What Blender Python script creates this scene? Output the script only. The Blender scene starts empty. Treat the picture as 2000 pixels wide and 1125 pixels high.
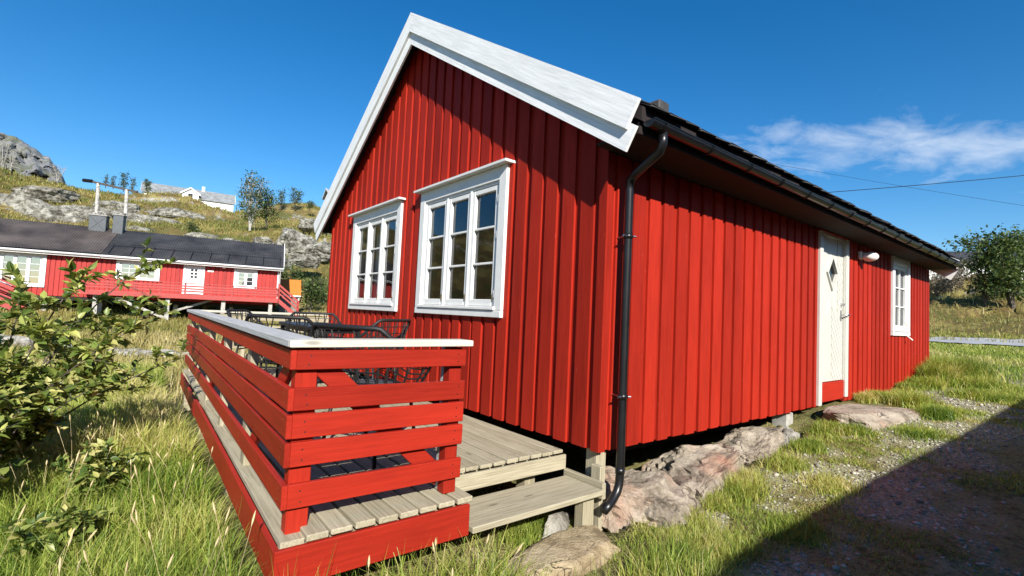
import bpy, bmesh, math, random
import numpy as np
from mathutils import Vector, Matrix, noise as mnoise
R_ = math.radians
random.seed(7); rng = np.random.default_rng(11)
SC = bpy.context.scene
COL = SC.collection
# ------------------------------------------------------------------ camera
CAM = (-2.78579, -2.41765, 1.0)
_r = Vector((0.78215, -0.62134, 0.046232)).normalized()
_f = Vector((0.62007, 0.78283, 0.052047)); _f = (_f - _r * _f.dot(_r)).normalized()
_u = _r.cross(_f)
cam_d = bpy.data.cameras.new('camera'); cam = bpy.data.objects.new('camera', cam_d); COL.objects.link(cam)
m3 = Matrix((_r, _u, -_f)).transposed()
cam.matrix_world = Matrix.Translation(CAM) @ m3.to_4x4()
cam_d.sensor_width = 36.0; cam_d.lens = 36.0 * 945 / 2000; cam_d.clip_start = .05; cam_d.clip_end = 9000
SC.camera = cam
# ------------------------------------------------------------------ sun, sky, exposure
SUN_EL = 31.0; SUN_BEAR = 201.4           # bearing clockwise from +Y
sd = Vector((math.sin(R_(SUN_BEAR)) * math.cos(R_(SUN_EL)), math.cos(R_(SUN_BEAR)) * math.cos(R_(SUN_EL)), math.sin(R_(SUN_EL))))
sl = bpy.data.lights.new('sun', 'SUN'); sun = bpy.data.objects.new('sun', sl); COL.objects.link(sun)
sl.energy = 4.6; sl.angle = R_(.53); sl.color = (1, .95, .87)
sun.rotation_euler = (-sd).to_track_quat('-Z', 'Y').to_euler(); sun.location = (0, -20, 30)
W = bpy.data.worlds.new('World'); SC.world = W; W.use_nodes = True
wn = W.node_tree; wn.nodes.clear()
def _wnode(t, **k):
    n = wn.nodes.new(t)
    for a, b in k.items(): setattr(n, a, b)
    return n
wo = _wnode('ShaderNodeOutputWorld'); wb = _wnode('ShaderNodeBackground')
sky = _wnode('ShaderNodeTexSky', sky_type='NISHITA'); sky.sun_disc = False
sky.sun_elevation = R_(SUN_EL); sky.sun_rotation = R_(SUN_BEAR)
sky.altitude = 30; sky.air_density = 1.0; sky.dust_density = .2; sky.ozone_density = 4.0
hs = _wnode('ShaderNodeHueSaturation'); hs.inputs['Saturation'].default_value = 1.33; hs.inputs['Value'].default_value = 1.0
wn.links.new(sky.outputs[0], hs.inputs['Color'])
# thin cirrus: stretched noise on a high cloud plane
tc = _wnode('ShaderNodeTexCoord'); sep = _wnode('ShaderNodeSeparateXYZ'); wn.links.new(tc.outputs['Generated'], sep.inputs[0])
def _math(op, a, b=None, clamp=False):
    n = _wnode('ShaderNodeMath', operation=op); n.use_clamp = clamp
    for i, v in enumerate((a, b)):
        if v is None: continue
        if isinstance(v, (int, float)): n.inputs[i].default_value = v
        else: wn.links.new(v, n.inputs[i])
    return n.outputs[0]
zc = _math('MAXIMUM', sep.outputs[2], .02); zc = _math('ADD', zc, .06)
px_ = _math('DIVIDE', sep.outputs[0], zc); py_ = _math('DIVIDE', sep.outputs[1], zc)
cmb = _wnode('ShaderNodeCombineXYZ'); wn.links.new(px_, cmb.inputs[0]); wn.links.new(py_, cmb.inputs[1])
mp = _wnode('ShaderNodeMapping'); mp.inputs['Rotation'].default_value = (0, 0, R_(35)); mp.inputs['Scale'].default_value = (1.0, 1.5, 1)
wn.links.new(cmb.outputs[0], mp.inputs[0])
n1 = _wnode('ShaderNodeTexNoise'); n1.inputs['Scale'].default_value = 2.6; n1.inputs['Detail'].default_value = 10; n1.inputs['Roughness'].default_value = .6; n1.inputs['Distortion'].default_value = .35
wn.links.new(mp.outputs[0], n1.inputs['Vector'])
# the cirrus bank that drifts over the right of the picture (a lens-shaped bank at one place on the cloud plane)
def _bank(cx, cy, ax, ay, rot):
    m = _wnode('ShaderNodeMapping', vector_type='TEXTURE'); m.inputs['Location'].default_value = (cx, cy, 0); m.inputs['Rotation'].default_value = (0, 0, rot); m.inputs['Scale'].default_value = (ax, ay, 1)
    wn.links.new(cmb.outputs[0], m.inputs[0])
    l = _wnode('ShaderNodeVectorMath', operation='LENGTH'); wn.links.new(m.outputs[0], l.inputs[0])
    r = _wnode('ShaderNodeMapRange'); r.inputs['From Min'].default_value = 1.0; r.inputs['From Max'].default_value = .25; wn.links.new(l.outputs['Value'], r.inputs[0])
    return r.outputs[0]
BANKS = [(2.74, .56, 1.45, .56, R_(-42))]
bk = None
for b in BANKS:
    o = _bank(*b); bk = o if bk is None else _math('MAXIMUM', bk, o)
thr = _wnode('ShaderNodeMapRange'); thr.inputs['To Min'].default_value = .70; thr.inputs['To Max'].default_value = .33; wn.links.new(bk, thr.inputs[0])
cl = _math('SUBTRACT', n1.outputs['Fac'], thr.outputs[0]); cl = _math('MULTIPLY', cl, 1.9, True); cl = _math('MULTIPLY', cl, .75)
mix = _wnode('ShaderNodeMixRGB'); mix.inputs[2].default_value = (6.6, 7.0, 7.4, 1)
wn.links.new(cl, mix.inputs[0]); wn.links.new(hs.outputs[0], mix.inputs[1])
wn.links.new(mix.outputs[0], wb.inputs[0]); wb.inputs[1].default_value = .082
wn.links.new(wb.outputs[0], wo.inputs[0])
vs = SC.view_settings; vs.view_transform = 'Standard'; vs.look = 'None'; vs.exposure = 0.92; vs.gamma = 1.0
try: vs.use_curve_mapping = False
except Exception: pass
SC.render.engine = 'CYCLES'
try: SC.cycles.max_bounces = 6; SC.cycles.transparent_max_bounces = 12; SC.cycles.use_denoising = True
except Exception: pass

# ------------------------------------------------------------------ helpers
def tag(o, label, cat, group=None, kind=None):
    if label: o['label'] = label
    if cat: o['category'] = cat
    if group: o['group'] = group
    if kind: o['kind'] = kind
    return o
def empty(name, loc=(0, 0, 0), rz=0, label=None, cat=None, group=None):
    o = bpy.data.objects.new(name, None); COL.objects.link(o); o.location = loc; o.rotation_euler = (0, 0, rz); o.empty_display_size = .1
    return tag(o, label, cat, group)
class Frame:
    """u along a face, v up, w out of it"""
    def __init__(s, O, U, N): s.O = np.array(O, float); s.U = np.array(U, float); s.N = np.array(N, float); s.Z = np.array((0, 0, 1.))
    def __call__(s, u, v, w): return s.O + s.U * u + s.N * w + s.Z * v
WORLD = Frame((0, 0, 0), (1, 0, 0), (0, 1, 0))
_cb_faces = None
def _cbox(h, c):
    global _cb_faces
    pts = []; idx = {}
    for sx in (-1, 1):
        for sy in (-1, 1):
            for sz in (-1, 1):
                for a in range(3):
                    s = (sx, sy, sz); p = [s[k] * (h[k] - (0 if k == a else c)) for k in range(3)]
                    idx[(s, a)] = len(pts); pts.append(p)
    if _cb_faces is None:
        F = []
        for a in range(3):
            b, d = (a + 1) % 3, (a + 2) % 3
            for sg in (-1, 1):
                q = []
                for sb, sd_ in ((-1, -1), (1, -1), (1, 1), (-1, 1)):
                    s = [0, 0, 0]; s[a] = sg; s[b] = sb; s[d] = sd_; q.append(idx[(tuple(s), a)])
                F.append(q if sg > 0 else q[::-1])
        for a in range(3):
            b, d = (a + 1) % 3, (a + 2) % 3
            for sb in (-1, 1):
                for sd_ in (-1, 1):
                    s0 = [0, 0, 0]; s0[a] = -1; s0[b] = sb; s0[d] = sd_; s1 = list(s0); s1[a] = 1
                    q = [idx[(tuple(s0), b)], idx[(tuple(s1), b)], idx[(tuple(s1), d)], idx[(tuple(s0), d)]]
                    F.append(q if sb * sd_ < 0 else q[::-1])
        for sx in (-1, 1):
            for sy in (-1, 1):
                for sz in (-1, 1):
                    s = (sx, sy, sz); q = [idx[(s, k)] for k in range(3)]
                    F.append(q if sx * sy * sz > 0 else q[::-1])
        _cb_faces = F
    return pts, _cb_faces
class MB:
    def __init__(s, fr=WORLD): s.v = []; s.f = []; s.fr = fr
    def add(s, pts, faces):
        n = len(s.v); s.v.extend([tuple(p) for p in pts]); s.f.extend([tuple(i + n for i in f) for f in faces]); return s
    def box(s, u0, u1, w0, w1, v0, v1, c=0.0):
        """box in the frame: u range, w range (out), v range (up)"""
        u0, u1 = min(u0, u1), max(u0, u1); w0, w1 = min(w0, w1), max(w0, w1); v0, v1 = min(v0, v1), max(v0, v1)
        ce = ((u0 + u1) / 2, (w0 + w1) / 2, (v0 + v1) / 2); h = ((u1 - u0) / 2, (w1 - w0) / 2, (v1 - v0) / 2)
        if c > 0:
            pts, F = _cbox(h, min(c, min(h) * .6))
        else:
            pts = [(sx * h[0], sy * h[1], sz * h[2]) for sx in (-1, 1) for sy in (-1, 1) for sz in (-1, 1)]
            F = [(0, 1, 3, 2), (4, 6, 7, 5), (0, 4, 5, 1), (2, 3, 7, 6), (0, 2, 6, 4), (1, 5, 7, 3)]
        return s.add([s.fr(p[0] + ce[0], p[2] + ce[2], p[1] + ce[1]) for p in pts], F)
    def beam(s, a, b, wd, th, up=(0, 0, 1), c=.003):
        """chamfered bar from a to b, wd wide (side), th thick (along up)"""
        a = Vector(a); b = Vector(b); d = b - a; L = d.length; d.normalize(); upv = Vector(up); sd_ = d.cross(upv).normalized(); up2 = sd_.cross(d)
        h = (L / 2, wd / 2, th / 2)
        pts, F = _cbox(h, min(c, min(h) * .6)) if c else ([(x * h[0], y * h[1], z * h[2]) for x in (-1, 1) for y in (-1, 1) for z in (-1, 1)], [(0, 1, 3, 2), (4, 6, 7, 5), (0, 4, 5, 1), (2, 3, 7, 6), (0, 2, 6, 4), (1, 5, 7, 3)])
        m = (a + b) / 2
        return s.add([m + d * p[0] + sd_ * p[1] + up2 * p[2] for p in pts], F)
    def prism(s, poly, w0, w1):
        n = len(poly); pts = [s.fr(u, v, w0) for u, v in poly] + [s.fr(u, v, w1) for u, v in poly]
        return s.add(pts, [tuple(range(n))[::-1], tuple(range(n, 2 * n))] + [(i, (i + 1) % n, n + (i + 1) % n, n + i) for i in range(n)])
    def tube(s, path, r, n=6, caps=True):
        path = [Vector(p) for p in path]; k = len(path); rr = r if isinstance(r, (list, tuple)) else [r] * k
        pts = []; ref = None
        for i, p in enumerate(path):
            t = (path[min(i + 1, k - 1)] - path[max(i - 1, 0)]).normalized()
            if ref is None: ref = Vector((0, 0, 1)) if abs(t.z) < .9 else Vector((1, 0, 0))
            a = (ref - t * ref.dot(t)).normalized(); b = t.cross(a); ref = a
            for j in range(n):
                an = 2 * math.pi * j / n; pts.append(p + a * (math.cos(an) * rr[i]) + b * (math.sin(an) * rr[i]))
        F = [(i * n + j, i * n + (j + 1) % n, (i + 1) * n + (j + 1) % n, (i + 1) * n + j) for i in range(k - 1) for j in range(n)]
        if caps: F += [tuple(range(n))[::-1], tuple(range((k - 1) * n, k * n))]
        return s.add(pts, F)
    def build(s, name, mat, parent=None, smooth=False, local=False, origin=None):
        me = bpy.data.meshes.new(name); V = np.array(s.v, float)
        if local: o0 = np.zeros(3)
        elif origin is not None: o0 = np.array(origin, float)
        else:
            o0 = (V.min(0) + V.max(0)) / 2; o0[2] = V[:, 2].min()
        me.from_pydata((V - o0).tolist(), [], s.f); me.update()
        if smooth: me.polygons.foreach_set('use_smooth', [True] * len(me.polygons))
        me.materials.append(mat)
        o = bpy.data.objects.new(name, me); COL.objects.link(o)
        if parent is not None:
            o.parent = parent
            if not local:
                q = parent; L = np.zeros(3)
                while q is not None: L += np.array(q.location); q = q.parent
                o0 = o0 - L
        o.location = o0
        return o
def fast_mesh(name, V, quads=None, tris=None, mat=None, parent=None, attrs=None, smooth=False, loc=(0, 0, 0)):
    me = bpy.data.meshes.new(name); V = np.asarray(V, np.float32)
    me.vertices.add(len(V)); me.vertices.foreach_set('co', V.ravel())
    nq = 0 if quads is None else len(quads); nt = 0 if tris is None else len(tris)
    li = np.concatenate([np.asarray(a, np.int32).ravel() for a in (quads, tris) if a is not None])
    me.loops.add(len(li)); me.loops.foreach_set('vertex_index', li)
    me.polygons.add(nq + nt)
    st = np.concatenate([np.arange(nq) * 4, nq * 4 + np.arange(nt) * 3]).astype(np.int32)
    me.polygons.foreach_set('loop_start', st)
    if smooth: me.polygons.foreach_set('use_smooth', np.ones(nq + nt, bool))
    for k, a in (attrs or {}).items():
        at = me.attributes.new(k, 'FLOAT', 'POINT'); at.data.foreach_set('value', np.asarray(a, np.float32))
    me.update(calc_edges=True); me.validate()
    if mat: me.materials.append(mat)
    o = bpy.data.objects.new(name, me); COL.objects.link(o); o.location = loc
    if parent is not None: o.parent = parent
    return o
# ------------------------------------------------------------------ numpy noise
def _hash(ix, iy, seed):
    h = (ix.astype(np.int64) * 374761393 + iy.astype(np.int64) * 668265263 + seed * 974634777) & 0x7fffffff
    h = ((h ^ (h >> 13)) * 1274126177) & 0x7fffffff
    return ((h ^ (h >> 16)) & 0xffff) / 65535.0
def vnoise(x, y, seed=0):
    x = np.asarray(x, float); y = np.asarray(y, float); ix = np.floor(x); iy = np.floor(y); fx = x - ix; fy = y - iy
    fx = fx * fx * (3 - 2 * fx); fy = fy * fy * (3 - 2 * fy)
    a = _hash(ix, iy, seed); b = _hash(ix + 1, iy, seed); c = _hash(ix, iy + 1, seed); d = _hash(ix + 1, iy + 1, seed)
    return (a * (1 - fx) + b * fx) * (1 - fy) + (c * (1 - fx) + d * fx) * fy
def fbm(x, y, seed=0, oct=4, gain=.5):
    s = 0; a = 1; t = 0
    for i in range(oct):
        s = s + a * vnoise(x * 2 ** i + 17.3 * i, y * 2 ** i - 9.1 * i, seed + i); t += a; a *= gain
    return s / t
def sstep(a, b, x): t = np.clip((x - a) / (b - a), 0, 1); return t * t * (3 - 2 * t)
# ------------------------------------------------------------------ materials
def nmat(name):
    m = bpy.data.materials.new(name); m.use_nodes = True; nt = m.node_tree
    b = nt.nodes['Principled BSDF']; return m, nt, b
def nd(nt, t, **k):
    n = nt.nodes.new(t)
    for a, b in k.items():
        if hasattr(n, a) and not isinstance(n.inputs.get(a) if hasattr(n.inputs, 'get') else None, bpy.types.NodeSocket): setattr(n, a, b)
        else: n.inputs[a].default_value = b
    return n
def ramp(nt, fac, stops):
    r = nt.nodes.new('ShaderNodeValToRGB'); e = r.color_ramp.elements
    while len(e) > 1: e.remove(e[0])
    e[0].position = stops[0][0]; e[0].color = (*stops[0][1], 1)
    for p, c in stops[1:]:
        k = e.new(p); k.color = (*c, 1)
    nt.links.new(fac, r.inputs[0]); return r.outputs[0]
def mixc(nt, fac, a, b, mode='MIX'):
    n = nt.nodes.new('ShaderNodeMixRGB'); n.blend_type = mode
    for i, v in enumerate((fac, a, b)):
        if isinstance(v, (int, float)): n.inputs[i].default_value = v
        elif isinstance(v, tuple): n.inputs[i].default_value = (*v, 1)
        else: nt.links.new(v, n.inputs[i])
    return n.outputs[0]
def mth(nt, op, a, b=0.0, clamp=False):
    n = nt.nodes.new('ShaderNodeMath'); n.operation = op; n.use_clamp = clamp
    for i, v in enumerate((a, b)):
        if isinstance(v, (int, float)): n.inputs[i].default_value = v
        else: nt.links.new(v, n.inputs[i])
    return n.outputs[0]
ROT = [None]
def coords(nt, scale=(1, 1, 1), rnd=True):
    t = nt.nodes.new('ShaderNodeTexCoord'); src = t.outputs['Object']
    if rnd:
        oi = nt.nodes.new('ShaderNodeObjectInfo'); v = nt.nodes.new('ShaderNodeVectorMath'); v.operation = 'MULTIPLY_ADD'
        cm = nt.nodes.new('ShaderNodeCombineXYZ')
        for i in range(3): nt.links.new(oi.outputs['Random'], cm.inputs[i])
        nt.links.new(cm.outputs[0], v.inputs[0]); v.inputs[1].default_value = (37, 53, 71); nt.links.new(src, v.inputs[2]); src = v.outputs[0]
    if ROT[0]:
        m = nt.nodes.new('ShaderNodeMapping'); m.inputs['Rotation'].default_value = ROT[0]; nt.links.new(src, m.inputs[0]); src = m.outputs[0]
    m = nt.nodes.new('ShaderNodeMapping'); m.inputs['Scale'].default_value = scale; nt.links.new(src, m.inputs[0]); return m.outputs[0]
def tex_noise(nt, vec, scale, detail=4, rough=.55, dist=0.0):
    n = nt.nodes.new('ShaderNodeTexNoise'); n.inputs['Scale'].default_value = scale; n.inputs['Detail'].default_value = detail; n.inputs['Roughness'].default_value = rough; n.inputs['Distortion'].default_value = dist
    nt.links.new(vec, n.inputs['Vector']); return n.outputs['Fac']
def bump(nt, b, h, strength=.3, dist=.01):
    n = nt.nodes.new('ShaderNodeBump'); n.inputs['Strength'].default_value = strength; n.inputs['Distance'].default_value = dist
    nt.links.new(h, n.inputs['Height']); nt.links.new(n.outputs[0], b.inputs['Normal'])
def plain(name, col, rough=.5, metal=0.0, var=.12, scale=8.0, bmp=0.0):
    m, nt, b = nmat(name); v = coords(nt); n = tex_noise(nt, v, scale, 5)
    c2 = tuple(max(0, c * (1 - var * 2)) for c in col); c3 = tuple(min(1, c * (1 + var)) for c in col)
    nt.links.new(ramp(nt, n, [(.3, c2), (.7, c3)]), b.inputs['Base Color'])
    b.inputs['Roughness'].default_value = rough; b.inputs['Metallic'].default_value = metal
    if bmp: bump(nt, b, n, bmp, .01)
    return m
def axis_scale(ax, along, across):
    s = [across] * 3; s['xyz'.index(ax)] = along; return tuple(s)
def painted_wood(name, ax, col, worn=None, rough=.5, wear=.66, dark=.72, spec=.35, rvar=1.0):
    """opaque paint over sawn boards: board to board difference, streaks along the grain, small chips"""
    m, nt, b = nmat(name); v = coords(nt, axis_scale(ax, 1.3, 26)); g = tex_noise(nt, v, 2.2, 6, .6, .4)
    v2 = coords(nt, axis_scale(ax, .8, 3.0)); cl = tex_noise(nt, v2, 1.5, 5, .6)
    oi = nt.nodes.new('ShaderNodeObjectInfo')
    base = ramp(nt, cl, [(.28, tuple(c * dark for c in col)), (.5, col), (.75, tuple(min(1, c * 1.12) for c in col))])
    base = mixc(nt, .45, base, ramp(nt, g, [(.3, tuple(c * .62 for c in col)), (.65, tuple(min(1, c * 1.2) for c in col))]))
    rv = ramp(nt, oi.outputs['Random'], [(0, tuple(1 - rvar * q for q in (.26, .28, .28))), (.5, (1 - .08 * rvar,) * 3), (1, (1 + .04 * rvar,) * 3)]); base = mixc(nt, 1.0, base, rv, 'MULTIPLY')
    if worn:
        v3 = coords(nt, axis_scale(ax, 3.0, 34)); w = tex_noise(nt, v3, 1.6, 8, .7)
        k = ramp(nt, w, [(wear, (0, 0, 0)), (wear + .05, (1, 1, 1))]); base = mixc(nt, mth(nt, 'MULTIPLY', k, .75), base, worn)
    nt.links.new(base, b.inputs['Base Color']); b.inputs['Roughness'].default_value = rough; b.inputs['Specular IOR Level'].default_value = spec
    v4 = coords(nt, axis_scale(ax, 4, 90)); g2 = tex_noise(nt, v4, 2.5, 5, .65); bump(nt, b, g2, .35, .004)
    return m
def bare_wood(name, ax, c0, c1, c2, rough=.8):
    """weathered planks: pale fibre streaks, dark checks, knots"""
    m, nt, b = nmat(name); v = coords(nt, axis_scale(ax, 1.1, 30)); g = tex_noise(nt, v, 2.6, 8, .68, .5)
    base = ramp(nt, g, [(.22, c0), (.42, c1), (.6, c2), (.85, c1)])
    v2 = coords(nt, axis_scale(ax, .8, 3)); cl = tex_noise(nt, v2, 2.0, 4); base = mixc(nt, mth(nt, 'MULTIPLY', cl, .55), base, mixc(nt, .5, c0, c1))
    oi = nt.nodes.new('ShaderNodeObjectInfo'); rv = ramp(nt, oi.outputs['Random'], [(0, (.8, .79, .76)), (1, (1.0, 1.0, 1.0))]); base = mixc(nt, 1.0, base, rv, 'MULTIPLY')
    v5 = coords(nt, axis_scale(ax, 2.2, 9)); vo = nt.nodes.new('ShaderNodeTexVoronoi'); vo.inputs['Scale'].default_value = .9; nt.links.new(v5, vo.inputs['Vector'])
    kn = ramp(nt, vo.outputs['Distance'], [(.05, (1, 1, 1)), (.11, (0, 0, 0))]); base = mixc(nt, mth(nt, 'MULTIPLY', kn, .6), base, tuple(c * .45 for c in c0))
    nt.links.new(base, b.inputs['Base Color']); b.inputs['Roughness'].default_value = rough; b.inputs['Specular IOR Level'].default_value = .2
    bump(nt, b, g, .5, .006); return m
RED = (.345, .0205, .0095)
M = {}
for ax in 'xyz':
    M['red_' + ax] = painted_wood('red_paint_' + ax, ax, RED, worn=(.48, .11, .08), wear=.665, rough=.6, spec=.12)
    M['white_' + ax] = painted_wood('white_paint_' + ax, ax, (.86, .87, .85), worn=(.40, .38, .34), wear=.66, dark=.88, rough=.5, rvar=.1)
    M['grey_' + ax] = bare_wood('weathered_wood_' + ax, ax, (.13, .108, .07), (.35, .31, .215), (.50, .455, .33))
    M['rail_' + ax] = painted_wood('rail_paint_' + ax, ax, (.345, .0215, .0100), worn=(.42, .10, .07), wear=.69, rough=.5, spec=.18)
for _s in (-1, 1):
    ROT[0] = (_s * math.atan(.636), 0, 0); M['rake%d' % _s] = painted_wood('rake_white_paint', 'y', (.86, .87, .85), worn=(.36, .34, .30), wear=.655, dark=.9, rough=.55, rvar=.1)
ROT[0] = None
M['dark_under'] = plain('shade_black_timber', (.02, .017, .014), .9)  # near-black colour stands in for the deep shade under the floors
M['cap'] = bare_wood('silvered_wood_y', 'y', (.25, .25, .245), (.45, .46, .47), (.60, .61, .62))
M['capx'] = bare_wood('silvered_wood_x', 'x', (.32, .30, .25), (.54, .51, .43), (.66, .63, .54))
M['white'] = plain('window_white_paint', (.70, .70, .67), .38, var=.04)
M['door'] = plain('door_cream_paint', (.53, .52, .465), .4, var=.03)
M['black_metal'] = plain('black_metal', (.008, .008, .009), .35, var=.2)
M['black_wire'] = plain('black_coated_wire', (.008, .008, .008), .6)
M['steel'] = plain('brushed_steel', (.55, .55, .56), .28, 1.0)
M['slate'] = plain('slate', (.055, .052, .05), .75, var=.35, scale=6, bmp=.6)
M['soffit'] = plain('soffit_boards', (.014, .008, .007), .9)  # colour taken near-black to deepen the shade under the eaves
M['fascia'] = plain('fascia_boards', (.50, .45, .36), .7)
M['curtain'] = plain('curtain_cloth', (.75, .75, .72), .9, var=.03)
M['room'] = plain('room_panel', (.30, .25, .19), .8)
M['lamp_glass'] = plain('opal_glass', (.82, .81, .76), .25, var=.02)
M['brass'] = plain('brass_hinge', (.45, .36, .18), .35, .8)
M['cushion'] = plain('grey_cushion', (.05, .052, .06), .9)
M['concrete'] = plain('concrete', (.36, .35, .32), .85, bmp=.4, var=.2)
def glass(name, tint=(.9, .95, .94), ior=1.55):
    m = bpy.data.materials.new(name); m.use_nodes = True; nt = m.node_tree; nt.nodes.clear()
    o = nt.nodes.new('ShaderNodeOutputMaterial'); g = nt.nodes.new('ShaderNodeBsdfGlossy'); g.inputs['Roughness'].default_value = .01; g.inputs['Color'].default_value = (.95, .97, 1, 1)
    t = nt.nodes.new('ShaderNodeBsdfTransparent'); t.inputs['Color'].default_value = (*tint, 1); f = nt.nodes.new('ShaderNodeFresnel'); f.inputs['IOR'].default_value = ior
    tc = nt.nodes.new('ShaderNodeTexCoord'); n = nt.nodes.new('ShaderNodeTexNoise'); n.inputs['Scale'].default_value = 2.2; nt.links.new(tc.outputs['Object'], n.inputs['Vector'])
    b = nt.nodes.new('ShaderNodeBump'); b.inputs['Strength'].default_value = .05; b.inputs['Distance'].default_value = .05; nt.links.new(n.outputs['Fac'], b.inputs['Height']); nt.links.new(b.outputs[0], g.inputs['Normal'])
    x = nt.nodes.new('ShaderNodeMixShader'); nt.links.new(f.outputs[0], x.inputs[0]); nt.links.new(t.outputs[0], x.inputs[1]); nt.links.new(g.outputs[0], x.inputs[2]); nt.links.new(x.outputs[0], o.inputs[0]); return m
M['glass'] = glass('window_glass', ior=1.75)
M['glass_far'] = glass('far_window_glass', (.55, .6, .62), ior=4.5)
def rock_mat(name, c0, c1, c2, tint=None, scale=1.0, tfac=.5):
    m, nt, b = nmat(name); v = coords(nt, (scale,) * 3); n = tex_noise(nt, v, 3, 12, .72, .5)
    base = ramp(nt, n, [(.36, tuple(c * .6 for c in c0)), (.44, c0), (.52, c1), (.64, c2)])
    if tint:
        k = ramp(nt, tex_noise(nt, v, 1.4, 5, .6), [(.50, (0, 0, 0)), (.66, (1, 1, 1))]); base = mixc(nt, mth(nt, 'MULTIPLY', k, tfac), base, tint)
    li = ramp(nt, tex_noise(nt, v, 9, 6, .7), [(.56, (0, 0, 0)), (.64, (1, 1, 1))]); base = mixc(nt, mth(nt, 'MULTIPLY', li, .22), base, tuple(min(1, c * 1.3) for c in c2))
    vo = nt.nodes.new('ShaderNodeTexVoronoi'); vo.feature = 'DISTANCE_TO_EDGE'; vo.inputs['Scale'].default_value = 1.7
    dv = nt.nodes.new('ShaderNodeVectorMath'); dv.operation = 'ADD'; nz = nt.nodes.new('ShaderNodeTexNoise'); nz.inputs['Scale'].default_value = 2.5; nz.inputs['Detail'].default_value = 5; nt.links.new(v, nz.inputs['Vector']); nt.links.new(nz.outputs['Color'], dv.inputs[0]); nt.links.new(v, dv.inputs[1]); nt.links.new(dv.outputs[0], vo.inputs['Vector'])
    cr = ramp(nt, vo.outputs['Distance'], [(.0, (.1, .1, .1)), (.014, (1, 1, 1))])
    cm_ = ramp(nt, tex_noise(nt, v, 1.1, 3), [(.46, (1, 1, 1)), (.56, (0, 0, 0))]); cr = mixc(nt, cm_, cr, (1, 1, 1)); base = mixc(nt, mth(nt, 'SUBTRACT', 1.0, cr), base, tuple(c * .35 for c in c0))
    nt.links.new(base, b.inputs['Base Color']); b.inputs['Roughness'].default_value = .88; b.inputs['Specular IOR Level'].default_value = .25
    hgt = mth(nt, 'ADD', mth(nt, 'MULTIPLY', cr, .6), mth(nt, 'ADD', tex_noise(nt, v, 5, 10, .72, .6), mth(nt, 'MULTIPLY', tex_noise(nt, v, 30, 6, .7), .35))); bump(nt, b, hgt, 1.0, .05 / scale); return m
M['rock'] = rock_mat('grey_rock', (.17, .155, .13), (.32, .30, .26), (.46, .44, .39))
M['rock_pink'] = rock_mat('pink_rock', (.24, .20, .15), (.36, .305, .235), (.44, .385, .31), tint=(.46, .23, .15), tfac=.6)
M['slab'] = rock_mat('ochre_stone', (.28, .21, .12), (.42, .33, .20), (.50, .41, .27), tint=(.56, .27, .09), tfac=.75)
M['rock_far'] = rock_mat('hill_rock', (.09, .085, .065), (.21, .20, .165), (.36, .35, .31), scale=.5)
def leaf_mat(name, stops, trans=.35, rough=.45):
    """foliage: colour from a per-leaf value stored on the mesh or from the object's random number"""
    m, nt, b = nmat(name); at = nt.nodes.new('ShaderNodeAttribute'); at.attribute_name = 'tone'
    oi = nt.nodes.new('ShaderNodeObjectInfo'); f = mth(nt, 'ADD', at.outputs['Fac'], mth(nt, 'MULTIPLY', oi.outputs['Random'], 1.0 if name.startswith('single') else 0.0))
    c = ramp(nt, f, stops); nt.links.new(c, b.inputs['Base Color']); b.inputs['Roughness'].default_value = rough; b.inputs['Specular IOR Level'].default_value = .3
    t = nt.nodes.new('ShaderNodeBsdfTranslucent'); nt.links.new(mixc(nt, 1.0, c, (1.25, 1.2, .6), 'MULTIPLY'), t.inputs['Color'])
    x = nt.nodes.new('ShaderNodeMixShader'); x.inputs[0].default_value = trans; o = nt.nodes['Material Output']
    nt.links.new(b.outputs[0], x.inputs[1]); nt.links.new(t.outputs[0], x.inputs[2]); nt.links.new(x.outputs[0], o.inputs[0]); return m
M['grass'] = leaf_mat('grass_blades', [(0, (.06, .12, .018)), (.3, (.17, .26, .035)), (.58, (.34, .40, .07)), (.8, (.50, .46, .15)), (1, (.62, .53, .27))])
M['dry'] = leaf_mat('dry_grass', [(0, (.13, .17, .04)), (.4, (.27, .25, .07)), (.7, (.40, .33, .12)), (1, (.50, .42, .20))])
M['leaf'] = leaf_mat('shrub_leaf', [(0, (.055, .10, .022)), (.4, (.17, .23, .05)), (.75, (.35, .38, .10)), (1, (.52, .48, .18))], .35, .36)
M['single_leaf'] = leaf_mat('single_shrub_leaf', [(0, (.09, .15, .03)), (.4, (.22, .29, .06)), (.75, (.42, .45, .11)), (1, (.58, .53, .20))], .35, .36)
M['tree_leaf'] = leaf_mat('tree_leaf', [(0, (.025, .05, .014)), (.5, (.07, .11, .03)), (1, (.15, .19, .055))], .3, .5)
M['brush'] = leaf_mat('brush_twigs', [(0, (.08, .06, .045)), (.5, (.19, .15, .10)), (1, (.30, .25, .17))], .1, .8)
M['bark'] = plain('bark', (.10, .085, .065), .9, var=.3, bmp=.5)
M['birch_bark'] = plain('birch_bark', (.42, .40, .36), .8, var=.3)
M['straw'] = plain('seed_head', (.50, .41, .22), .9)
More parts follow.
